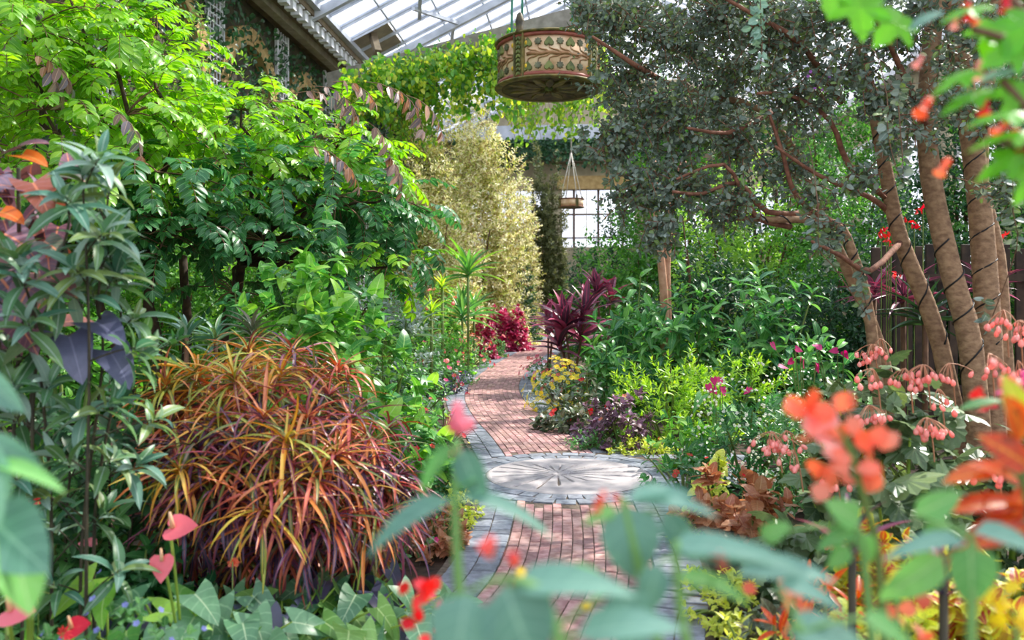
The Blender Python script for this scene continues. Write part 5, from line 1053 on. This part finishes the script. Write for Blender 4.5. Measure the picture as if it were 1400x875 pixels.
def flamingo(label, px, py, Y, n=5):
    b = P(px, py, Y)*[1, 1, 0]; p = Plant('magenta_anthurium', label, 'plant', b); m = 14; a = R.uniform(0, 6.28, m)
    pos = b+np.c_[np.cos(a)*.3, np.sin(a)*.25, R.uniform(.35, .75, m)]; p.add('arrow', LM['ging'], pos, nz(np.c_[np.cos(a), np.sin(a)-.4, np.full(m, -.6)]), nz(np.c_[np.zeros(m), np.full(m, -.5), np.full(m, 1.)]), .24, .13, keep=14); p.stems([(bez(b, (b+q)/2, q), .006) for q in pos], STEM)
    c = P(px, py, Y)+R.normal(0, 1, (n, 3))*[.2, .08, .06]; p.add('spathe', FL['mag'], c, nz(R.normal(0, .4, (n, 3))+[.2, -.2, -.6]), nz(R.normal(0, .3, (n, 3))+[0, -1, .3]), .10, .075, part='spathe', minpx=4); p.stems([(bez(b, (b+q)/2, q), .005) for q in c], STEM, 4, 'flower_stems'); return p.done()
flamingo('magenta waxy flowers on stalks behind the white-flowered plant', 1100, 488, 8.6, 7)
flamingo('magenta waxy flowers rising out of the lime foliage', 985, 520, 8.6, 6)
flamingo('pink-red waxy flowers under the forked trunks', 1150, 478, 9.2, 5)
shrub('heart_climber', 'green heart-leaved plant between purple leaves and white flowers', 'plant', 935, 8.4, .66, .35, .35, 0, 44, 5, .12, .12, .085, 'heart', LM['philo'], 80)
shrub('white_flowered_plant', 'dark green plant with clusters of small white florets', 'plant', 1020, 7.6, 1.02, .62, .6, 0, 150, 9, .14, .105, .028, 'lance_flat', LM['treedk'], 180, flowers=[('flower5', FL['white'], 130, .036, 90), ('bud', FL['white'], 120, .026, 60)])
shrub('white_flowered_plant', 'second white-flowered plant close behind the begonias', 'plant', 1095, 6.9, .98, .42, .4, 0, 80, 9, .12, .095, .026, 'lance_flat', LM['imp'], 90, flowers=[('flower5', FL['white'], 50, .034, 35), ('bud', FL['white'], 40, .024, 20)])
shrub('red_flowered_edging', 'dark green leafy edging plant with a scarlet flower touching the medallion', 'plant', 935, 7.35, .42, .42, .4, 0, 60, 6, .08, .085, .055, 'ovate', LM['treedk'], 90, flowers=[('flower8', FL['red'], 3, .06)])
shrub('copper_coleus', 'copper-brown coleus beside the path beyond the begonias', 'plant', 985, 6.0, .52, .34, .35, 0, 46, 6, .09, .13, .09, 'coleus', LM['coleusC'], 80, flowers=[('flower5', FL['red'], 4, .03)])
shrub('copper_coleus', 'copper-brown coleus half under the freckled begonia leaves', 'plant', 1035, 5.6, .5, .28, .3, 0, 32, 6, .09, .12, .085, 'coleus', LM['coleusC'], 50)
shrub('chartreuse_coleus', 'small chartreuse and green coleus between copper coleus and the path', 'plant', 935, 5.95, .30, .14, .18, 0, 18, 6, .06, .065, .045, 'nettle', LM['chart'], 30)
shrub('chartreuse_coleus', 'cream-margined green coleus above the copper one', 'plant', 975, 6.7, .62, .16, .16, 0, 14, 5, .08, .10, .07, 'nettle', LM['chart'], 24)

shrub('creamy_bedding', 'small-leaved creamy plant along the soil edge of the near path', 'plant', 985, 4.6, .26, .22, .5, 0, 60, 6, .06, .06, .03, 'oval', LM['chart'], 50)
shrub('bronze_filler', 'bronze-green leafy plant filling in below the low broad begonia', 'plant', 1110, 3.9, .55, .42, .3, 0, 70, 6, .1, .11, .07, 'ovate', LM['bronzeg'], 70)
# ---- begonias
def begonia(label, px, Y, z1, rx, n, keep, mat='begon', clusters=(), L=.20, z0=.0):
    p = shrub('angel_wing_begonia', label, 'plant', px, Y, z1, rx, rx*.65, z0, n, 4, .14, L, L*.78, 'begonia', LM[mat], keep, .9, 1.6, .6, front=.75, minpx=14, finish=False, stemmat=LIMEST, jit=.22)
    for (cx_, cy_, cY, m) in clusters:
        c = P(cx_, cy_, cY); m = int(m*.75); q = c+R.normal(0, 1, (m, 3))*[.046, .03, .018]; p.add('drop', FL['salmon'], q, nz(R.normal(0, .3, (m, 3))+[0, -.1, -1]), nz(R.normal(0, .3, (m, 3))+[0, -1, 0]), .044, .030, part='flower', keep=m, minpx=3)
        top = c+[0, .02, .06]; p.stems([(bez(top, (top+a)/2+[0, 0, .02], a, 4), .0022) for a in q]+[(bez(top+[.1, .12, -.25], top+[.05, .06, 0], top), .004)], solid('pink stalk', 'b87c5c', 'c89070', 5, .6) if 'PS' not in M else M['PS'], 4, 'flower_stalks')
    return p.done()
M['PS'] = solid('pink stalk', 'b87c5c', 'c89070', 5, .6)
begonia('big freckled begonia with drooping pink flower clusters beneath the tan trunks', 1235, 4.9, 1.36, .66, 46, 150, clusters=[(1270, 588, 4.2, 30), (1190, 570, 4.4, 16), (1265, 515, 4.3, 22), (1240, 520, 4.3, 10), (1300, 512, 4.5, 8), (1195, 520, 4.4, 10), (1285, 548, 4.3, 6)])
begonia('freckled begonia with coral clusters nearer the copper coleus', 1120, 4.9, 1.02, .50, 36, 110, clusters=[(1056, 606, 4.5, 20), (1078, 605, 4.5, 8), (1140, 665, 4.1, 10), (1145, 742, 3.9, 12), (1085, 632, 4.4, 6)])
begonia('dark begonia at the frame edge with pink clusters near the orange croton', 1370, 4.6, 1.35, .55, 40, 120, clusters=[(1375, 440, 4.2, 14), (1395, 455, 4.1, 16), (1365, 650, 3.7, 8), (1355, 500, 4.1, 10), (1395, 510, 4.0, 10)])
begonia('low broad begonia with dark freckled leaves above the yellow-edged coleus', 1230, 4.2, .88, .52, 30, 90, L=.24)
begonia('olive-green begonia with a pink cluster under the low forked trunk', 1180, 6.0, 1.38, .5, 34, 70, 'begonG', clusters=[(1193, 483, 5.6, 18), (1205, 475, 5.6, 8), (1180, 492, 5.6, 6)], L=.19)
# bromeliad and red flowers behind the trunks
for lab, px, py, Y, n, mt, L in (('red bromeliad rosette between the leaning and the thick trunk', 1235, 405, 9.0, 24, 'cordy', .6), ('striped dark bromeliad beneath the thick trunk', 1265, 430, 8.6, 26, 'grass', .62), ('dark red bromeliad low behind the slim leaning trunk', 1195, 400, 9.5, 20, 'cordy', .55), ('bromeliad by the timber slats', 1350, 395, 9.6, 20, 'cordy', .5)):
    c = P(px, py, Y); p = Plant('bromeliad', lab, 'plant', c*[1, 1, 0]); p.tube(np.array([c*[1, 1, 0], c]), .03, BROWN); p.add('sword', LM[mt], *shoots(c[None], UP[None], .1, n, L, .05, .3, 1.45, .3), part='blade', keep=n); p.done()
for lab, spots, Y in (('coral-red flower spikes between the trunks', [(1205, 322), (1215, 330), (1212, 318), (1250, 312), (1241, 303), (1262, 286), (1225, 380), (1218, 332)], 8.8), ('red flower spikes against the timber slats', [(1355, 307), (1352, 320), (1370, 325), (1358, 337), (1362, 345), (1356, 330)], 9.4)):
    q = np.array([P(a, b, Y) for a, b in spots]); p = Plant('red_flower_spike', lab, 'flower', q[0]*[1, 1, 0]); q2 = np.repeat(q, 6, 0)+R.normal(0, .03, (len(q)*6, 3))
    p.add('small', FL['red'], q2, nz(R.normal(0, .6, q2.shape)+[0, 0, .6]), nz(R.normal(0, .6, q2.shape)+[0, -1, 0]), .07, .03, part='petal', keep=40, minpx=3); p.stems([(np.array([a*[1, 1, 0], a*[1, 1, .6]+[0, 0, .2], a]), .006) for a in q], STEM); p.done()
# yellow-edged coleus, tufts and bright bedding close by
shrub('yellow_edged_coleus', 'red coleus with yellow frilled margins in front of the begonias', 'plant', 1215, 3.55, .76, .36, .26, 0.0, 120, 7, .08, .10, .075, 'coleus', LM['coleusY'], 120)
shrub('yellow_edged_coleus', 'chartreuse coleus low at the bottom edge near the dark glossy blades', 'plant', 1200, 3.1, .58, .34, .25, 0, 100, 7, .08, .08, .06, 'coleus', LM['chart'], 90)
shrub('yellow_edged_coleus', 'second yellow-edged coleus clump beneath the orange croton', 'plant', 1320, 3.3, .74, .34, .25, 0, 90, 7, .08, .09, .07, 'coleus', LM['coleusY'], 90)
shrub('variegated_tuft', 'creamy striped low plant at the bottom edge by the path', 'plant', 1060, 3.55, .38, .42, .35, 0, 110, 7, .05, .06, .02, 'lance_flat', LM['chart'], 110)
shrub('variegated_tuft', 'creamy striped low plant at the bottom corner', 'plant', 1370, 2.9, .5, .3, .25, 0, 60, 7, .05, .07, .022, 'lance_flat', LM['chart'], 90)
shrub('croton_clump', 'low croton with orange, red and green leaves near the bottom of the path', 'plant', 1075, 3.0, .62, .24, .22, 0, 30, 8, .08, .11, .030, 'lance_flat', LM['crotbig'], 80, flowers=[('flower5', FL['orange'], 5, .03)])
shrub('croton_clump', 'small orange and yellow croton between the chartreuse coleus and creamy plant', 'plant', 1130, 3.2, .66, .22, .2, 0, 26, 7, .08, .11, .03, 'lance_flat', LM['crotbig'], 60)
for lab, px, py, Y in (('dark glossy maroon blades standing by the chartreuse coleus', 1165, 740, 2.5), ('dark glossy maroon blades near the bottom corner', 1290, 790, 2.3)):
    c = P(px, py, Y); p = Plant('maroon_blade_plant', lab, 'plant', c*[1, 1, 0]); p.tube(np.array([c*[1, 1, 0], c]), .012, DARKST); p.add('sword', LM['crotP'], *shoots(c[None], UP[None], .06, 7, .20, .035, .05, .9, .1), part='blade', keep=7); p.done()

# ================================================================ plants close to the camera (softly out of focus)
def near_stem(name, label, cat, pts, leaves, flowers=(), more=(), r=.005, sm=SHST, tpl='ovate'):
    q = smooth(pl(*pts), 4); p = Plant(name, label, cat, q[0]*[1, 1, 0]); full = np.vstack([[q[0]*[1, 1, 0]+[.0, .05, 0]], q]); p.tube(full, np.linspace(r*1.4, r*.8, len(full)), sm, 'stem', 8)
    for (px, py, Y, L, W, d, n, mt) in leaves:
        c = P(px, py, Y); sc = .88 if name == 'shrimp_plant_stem' else 1; p.add(tpl, LM[mt], c, nz(np.array(d, float)), nz(np.array(n, float)), L*sc, W*sc, keep=1)
        i = np.argmin(np.linalg.norm(q-c, axis=1)); 
        if np.linalg.norm(q[i]-c) > .01: p.tube(np.array([q[i], (q[i]+c)/2+[0, 0, .004], c]), r*.5, sm, 'petiole', 5)
    for (px, py, Y, m, sp, s, ft, fm) in list(flowers)+list(more):
        a = P(px, py, Y)+R.normal(0, 1, (m, 3))*sp; p.add(ft, FL[fm], a, nz(R.normal(0, .7, (m, 3))+[0, -.2, .3]), nz(R.normal(0, .5, (m, 3))+[0, -1, .3]), s, s*.8, part='petal', keep=m, minpx=3)
    return p.done()
TF = (0, -.45, 1); FC = (0, -1, .35)
near_stem('shrimp_plant_stem', 'blurred sea-green leafy stem crossing in front of the near brick path', 'plant', [(632, 880, 1.0), (625, 760, 1.0), (622, 690, 1.0), (625, 600, 1.0)],
  [(618, 684, 1.0, .145, .046, (-1, -.15, -.35), TF, 'shrimp'), (626, 682, 1.0, .16, .035, (1, .1, -.2), TF, 'shrimp'), (628, 612, 1.0, .095, .042, (.45, -.1, -1), FC, 'shrimp'), (620, 610, 1.0, .085, .03, (-.75, -.1, -.75), (-.5, -.8, .5), 'shrimpG'), (618, 668, 1.0, .05, .024, (.8, .1, .5), TF, 'shrimpG')],
  [(626, 592, 1.0, 8, (.006, .004, .012), .022, 'drop', 'pink')])
near_stem('shrimp_plant_stem', 'blurred sea-green stem with one large drooping leaf over the middle of the path', 'plant', [(905, 900, .95), (880, 800, .95), (860, 720, .95), (850, 680, .95)],
  [(855, 690, .95, .105, .078, (.15, -.2, -1), FC, 'shrimp'), (862, 688, .95, .12, .034, (1, -.1, .1), TF, 'shrimp'), (845, 700, .95, .05, .03, (-1, -.1, -.1), TF, 'shrimpG'), (905, 700, .95, .09, .04, (.6, -.1, -.8), FC, 'shrimp'), (858, 685, .95, .11, .03, (1, .3, .25), TF, 'shrimp')],
  [(828, 683, .96, 4, (.006, .004, .005), .016, 'drop', 'orange')])
near_stem('shrimp_plant_stem', 'blurred broad sea-green leaves at the bottom edge over the brick path', 'plant', [(780, 960, .8), (765, 880, .8), (740, 810, .8), (700, 790, .8)],
  [(690, 800, .8, .10, .085, (.4, -.3, -1), FC, 'shrimp'), (700, 805, .8, .14, .05, (1, -.1, .2), TF, 'shrimp'), (790, 870, .8, .12, .05, (.9, -.1, .3), TF, 'shrimp'), (640, 810, .8, .09, .07, (-.2, -.4, -1), FC, 'shrimp'), (850, 800, .85, .09, .06, (.2, -.3, -.9), FC, 'shrimp'), (770, 790, .85, .06, .04, (1, 0, .1), TF, 'shrimpG')], [(682, 765, .85, 4, (.01, .005, .012), .018, 'drop', 'coral')])
near_stem('shrimp_plant_stem', 'blurred green stem with long horizontal leaves before the copper coleus', 'plant', [(960, 960, .9), (935, 860, .9), (925, 780, .9), (925, 740, .9)],
  [(915, 752, .9, .14, .045, (1, -.1, .12), TF, 'shrimp'), (935, 765, .9, .17, .05, (1, 0, .1), TF, 'shrimp'), (925, 790, .9, .10, .035, (1, -.1, -.1), TF, 'shrimpG'), (900, 770, .9, .07, .04, (-.3, -.2, -1), FC, 'shrimp'), (1010, 785, .95, .14, .05, (1, 0, .15), TF, 'shrimp')],
  [(988, 760, .9, 4, (.006, .004, .004), .014, 'drop', 'coral')])
near_stem('shrimp_plant_stem', 'blurred light green leaf whorl in front of the low broad begonia', 'plant', [(1200, 960, 1.1), (1185, 800, 1.1), (1178, 740, 1.1), (1168, 715, 1.1)],
  [(1175, 715, 1.1, .06, .045, (-.9, -.2, .7), (0, -1, .5), 'shrimpG'), (1172, 725, 1.1, .07, .035, (-1, -.1, -.25), TF, 'shrimpG'), (1178, 728, 1.1, .05, .03, (.3, -.3, -1), FC, 'shrimpG'), (1040, 735, 1.1, .05, .03, (.6, -.3, .4), FC, 'shrimpG'), (1160, 745, 1.1, .05, .03, (-.7, -.3, -.7), FC, 'shrimpG')])
near_stem('shrimp_plant_stem', 'blurred bright green stem with paired leaves under the orange croton leaves', 'plant', [(1330, 960, 1.0), (1328, 860, 1.0), (1330, 780, 1.0), (1330, 740, 1.0)],
  [(1325, 745, 1.0, .085, .07, (0, -.3, -1), FC, 'shrimpG'), (1330, 728, 1.0, .13, .05, (1, -.1, -.15), TF, 'shrimp'), (1322, 742, 1.0, .12, .035, (-1, -.1, .05), TF, 'shrimp'), (1290, 760, 1.0, .11, .05, (-.85, -.1, -.6), FC, 'shrimpG'), (1250, 705, 1.05, .08, .04, (.9, -.2, .5), FC, 'shrimpG'), (1300, 715, 1.05, .05, .03, (-.8, -.1, -.2), TF, 'shrimpG')])
near_stem('shrimp_plant_stem', 'blurred sea-green leaves at the bottom edge below the maroon blades', 'plant', [(1110, 960, .85), (1100, 890, .85), (1090, 850, .85)],
  [(1075, 865, .85, .10, .06, (1, -.2, .1), TF, 'shrimp'), (1060, 800, .9, .10, .035, (1, -.1, -.15), TF, 'shrimp'), (1180, 845, .85, .07, .04, (.9, -.2, -.3), TF, 'shrimpG')])
# orange flower spray
near_stem('coral_flower_spray', 'large blurred coral-orange flower spray in front of the begonias', 'flower', [(1215, 960, 1.15), (1200, 760, 1.15), (1180, 680, 1.15), (1160, 610, 1.15), (1130, 570, 1.15)],
  [], [], [(1098, 570, 1.15, 7, (.012, .008, .010), .036, 'obovate', 'orange'), (1140, 572, 1.15, 6, (.010, .008, .012), .034, 'obovate', 'orange'), (1150, 605, 1.15, 8, (.020, .008, .012), .034, 'obovate', 'orange'), (1185, 610, 1.15, 5, (.010, .008, .006), .034, 'obovate', 'orange'), (1140, 640, 1.15, 6, (.010, .008, .012), .034, 'obovate', 'orange'), (1180, 650, 1.15, 5, (.006, .008, .014), .036, 'obovate', 'orange'), (1120, 590, 1.15, 5, (.010, .008, .012), .034, 'obovate', 'salmon')], sm=STEM)
near_stem('broad_croton', 'blurred croton with broad yellow and orange leaves at the frame edge', 'plant', [(1440, 960, 1.2), (1420, 760, 1.2), (1395, 640, 1.2), (1385, 590, 1.2)],
  [(1398, 585, 1.2, .085, .042, (-.35, -.2, 1), FC, 'crotyel'), (1400, 600, 1.2, .085, .045, (-.3, -.3, .5), FC, 'crotbig'), (1410, 640, 1.2, .10, .05, (-.6, -.2, .4), FC, 'crotbig'), (1375, 640, 1.3, .11, .04, (-1, -.2, -.05), (0, -.6, 1), 'crotbig'), (1410, 690, 1.3, .16, .045, (-1, -.2, .1), (0, -.6, 1), 'crotbig'), (1400, 700, 1.3, .14, .04, (-1, -.3, -.3), (0, -.6, 1), 'crotbig'), (1420, 670, 1.3, .13, .05, (-.9, -.2, .5), (0, -.6, 1), 'crotbig'), (1405, 660, 1.3, .08, .04, (-.5, -.2, -1), FC, 'crotbig'), (1370, 548, 1.6, .09, .03, (-1, -.1, -.05), TF, 'philo'), (1420, 720, 1.25, .13, .045, (-1, -.2, -.1), TF, 'crotbig')],
  [(1342, 552, 1.7, 5, (.006, .006, .010), .032, 'obovate', 'red'), (1395, 530, 1.6, 6, (.010, .006, .010), .04, 'obovate', 'mag'), (1385, 520, 1.7, 10, (.03, .01, .015), .03, 'drop', 'salmon')], sm=STEM, tpl='lance_flat')
near_stem('red_blossom_stem', 'blurred scarlet blossoms at the bottom edge beside the setts', 'flower', [(640, 960, 1.4), (620, 890, 1.4), (600, 840, 1.4), (580, 810, 1.4)], [],
  [], [(582, 806, 1.4, 8, (.018, .006, .008), .03, 'obovate', 'red'), (566, 845, 1.4, 5, (.006, .006, .010), .028, 'obovate', 'red'), (612, 870, 1.4, 6, (.016, .006, .008), .026, 'obovate', 'red'), (600, 822, 1.4, 6, (.014, .006, .008), .02, 'obovate', 'pink')], r=.003)
near_stem('yellow_bud_stem', 'blurred pale yellow and orange buds over the near bricks', 'flower', [(760, 960, 1.3), (744, 890, 1.3), (738, 845, 1.3)], [], [], [(738, 850, 1.3, 3, (.003, .003, .012), .022, 'drop', 'yel'), (703, 785, 1.3, 3, (.008, .003, .008), .02, 'drop', 'orange'), (712, 797, 1.3, 2, (.006, .003, .003), .02, 'drop', 'yel'), (800, 822, 1.3, 2, (.002, .003, .006), .016, 'drop', 'yel')], r=.003, sm=LIMEST)
for lab, px, py, Y, mt, m in (('blurred yellow blossoms at the bottom corner', 1385, 835, 1.2, 'yel', 16), ('blurred yellow blossoms over the yellow-edged coleus', 1222, 790, 1.4, 'yel', 7), ('blurred orange blossoms at the bottom edge by the maroon blades', 1240, 850, 1.3, 'orange', 7), ('blurred orange and red blossoms low beside the creamy striped plant', 1085, 815, 1.5, 'orange', 10)):
    near_stem('blossom_cluster', lab, 'flower', [(px+10, 960, Y), (px+4, py+30, Y), (px, py, Y)], [], [], [(px, py, Y, m, (.022, .01, .014), .03, 'obovate', mt)], r=.003)
# big soft leaves at the near left
near_stem('calla_leaf_plant', 'blurred broad glossy leaves at the frame edge before the cane stems', 'plant', [(-60, 960, 1.15), (-40, 760, 1.15), (-15, 690, 1.15)],
  [(-5, 705, 1.15, .15, .085, (.75, -.4, -.9), (.5, -.5, .8), 'shrimpG'), (-20, 700, 1.15, .13, .10, (.6, -.3, -.35), (0, -.9, .6), 'shrimp'), (-10, 635, 1.15, .11, .03, (1, -.1, -.12), TF, 'shrimpG'), (-30, 610, 1.15, .09, .06, (.5, -.2, -.9), FC, 'shrimp'), (-20, 640, 1.1, .09, .06, (.1, -.2, -1), FC, 'shrimp'), (-25, 510, 1.4, .10, .045, (.7, -.2, -.6), FC, 'shrimp'), (15, 760, 1.15, .07, .04, (0, -.2, -1), FC, 'shrimpG'), (-20, 600, 1.2, .09, .04, (1, -.1, -.5), FC, 'shrimp')], r=.008)
# lobed bright leaves and orange bells hanging in from the top corner
MP = [(1175, -6, 1.5, .085, .10, (.0, -.3, -1), FC, 'maple'), (1135, -25, 1.5, .07, .07, (-.1, -.3, -1), FC, 'maple'), (1235, 20, 1.5, .085, .085, (-.75, -.3, -.75), FC, 'maple'), (1345, 5, 1.3, .08, .05, (-1, -.2, -.35), TF, 'maple'), (1360, 30, 1.35, .07, .07, (-.4, -.3, -1), FC, 'maple'), (1330, 95, 1.3, .08, .05, (-1, -.2, -.5), TF, 'maple'), (1400, 60, 1.3, .09, .07, (-.8, -.3, -.4), FC, 'maple'), (1350, 120, 1.3, .09, .055, (-1, -.2, -.45), TF, 'maple'), (1410, 150, 1.25, .11, .06, (-1, -.2, -.15), TF, 'maple'), (1420, 175, 1.25, .12, .05, (-1, -.2, -.2), TF, 'maple'), (1400, 205, 1.3, .09, .05, (-1, -.2, -.6), FC, 'maple'), (1410, 20, 1.3, .09, .08, (-.6, -.3, -.8), FC, 'maple'), (1290, 15, 1.4, .07, .04, (-1, -.1, -.4), TF, 'shrimp'), (1410, 95, 1.3, .09, .04, (-1, -.1, -.1), TF, 'shrimp'), (1390, 110, 1.3, .07, .06, (-.3, -.2, -1), FC, 'maple'), (1420, 230, 1.3, .07, .06, (-.6, -.2, -.8), FC, 'maple')]
p = Plant('flowering_maple', 'blurred vivid green lobed leaves with orange bell flowers hanging in at the top corner', 'shrub', P(1480, 405, 1.3)*[1, 1, 0])
for pts in ([(1480, 760, 1.35), (1470, 300, 1.35), (1440, 100, 1.35), (1400, 20, 1.35), (1330, -40, 1.4), (1180, -40, 1.5)], [(1470, 300, 1.35), (1425, 180, 1.3), (1370, 110, 1.3)], [(1440, 100, 1.35), (1390, 60, 1.3), (1330, 40, 1.3)], [(1470, 300, 1.35), (1430, 215, 1.3), (1350, 190, 1.3)]):
    q = pl(*pts)
    if pts[0][1] > 700: q = np.vstack([q[:1]*[1, 1, 0], q])
    p.tube(smooth(q), .006, BROWN, 'stem', 7)
for (px, py, Y, L, W, d, n, mt) in MP: p.add('maple' if mt == 'maple' else 'lance_flat', LM[mt], P(px, py, Y), nz(np.array(d, float)), nz(np.array(n, float)), L, W, keep=1)
for (px, py, s, mt, d) in ((1322, 8, .028, 'red', (.1, 0, -1)), (1308, 25, .022, 'salmon', (-.2, 0, -1)), (1330, 20, .022, 'orange', (.2, 0, -1)), (1262, 82, .020, 'salmon', (-.5, 0, -.7)), (1272, 140, .034, 'orange', (-.6, -.2, -.8)), (1340, 88, .030, 'salmon', (-.1, 0, -1)), (1345, 135, .032, 'red', (0, 0, -1)), (1298, 222, .030, 'orange', (-.5, 0, -.8)), (1385, 182, .045, 'orange', (.1, -.3, -1)), (1392, 205, .035, 'orange', (.3, 0, -.8)), (1392, 140, .030, 'orange', (1, 0, .1)), (1375, -5, .03, 'red', (0, 0, -1)), (1380, 170, .03, 'orange', (-.5, 0, -.5))):
    p.add('bell', FL[mt], P(px, py-6, 1.32), nz(np.array(d, float)), np.array([0, -1, .1]), s, s*.8, part='flower', keep=1, minpx=3)
p.done()
cnt = {}
for o in bpy.data.objects:
    if not o.parent and 'category' in o: cnt.setdefault(o.name.split('.')[0], []).append(o)
PHR = dict(feathery_shrub='pale feathery shrubs near the far window', leafy_screen='leafy shrubs beyond the grey-leaved tree', under_tree_bush='bushes around the compound-leaved grove', shrimp_plant_stem='blurred leafy stems close to the lens', impatiens_bed='flower beds along the brick path', compound_leaved_tree='compound-leaved trees', anthurium='anthuriums in front of the croton', angel_wing_begonia='freckled begonias under the tan trunks')
for k, v in cnt.items():
    if len(v) > 1:
        for o in v:
            if 'group' not in o: o['group'] = PHR.get(k, k.replace('_', ' ')+' plants in the garden beds')
for k, ph in (('light_cable', 'black cables wound round the tree trunks'), ('slim_trunk', 'pinkish peeling trunks'), ('blossom_cluster', 'blurred blossoms along the bottom edge'), ('small_blossom', 'single small blossoms'), ('leafy_twig', 'twigs of the grey-leaved tree'), ('bronze_spray', 'bronze young fronds of the compound-leaved trees')):
    for o in cnt.get(k, []): o['group'] = ph
print('objects', len(bpy.data.objects), 'tris', sum(len(m.polygons)*max(1, 1) for m in bpy.data.meshes))
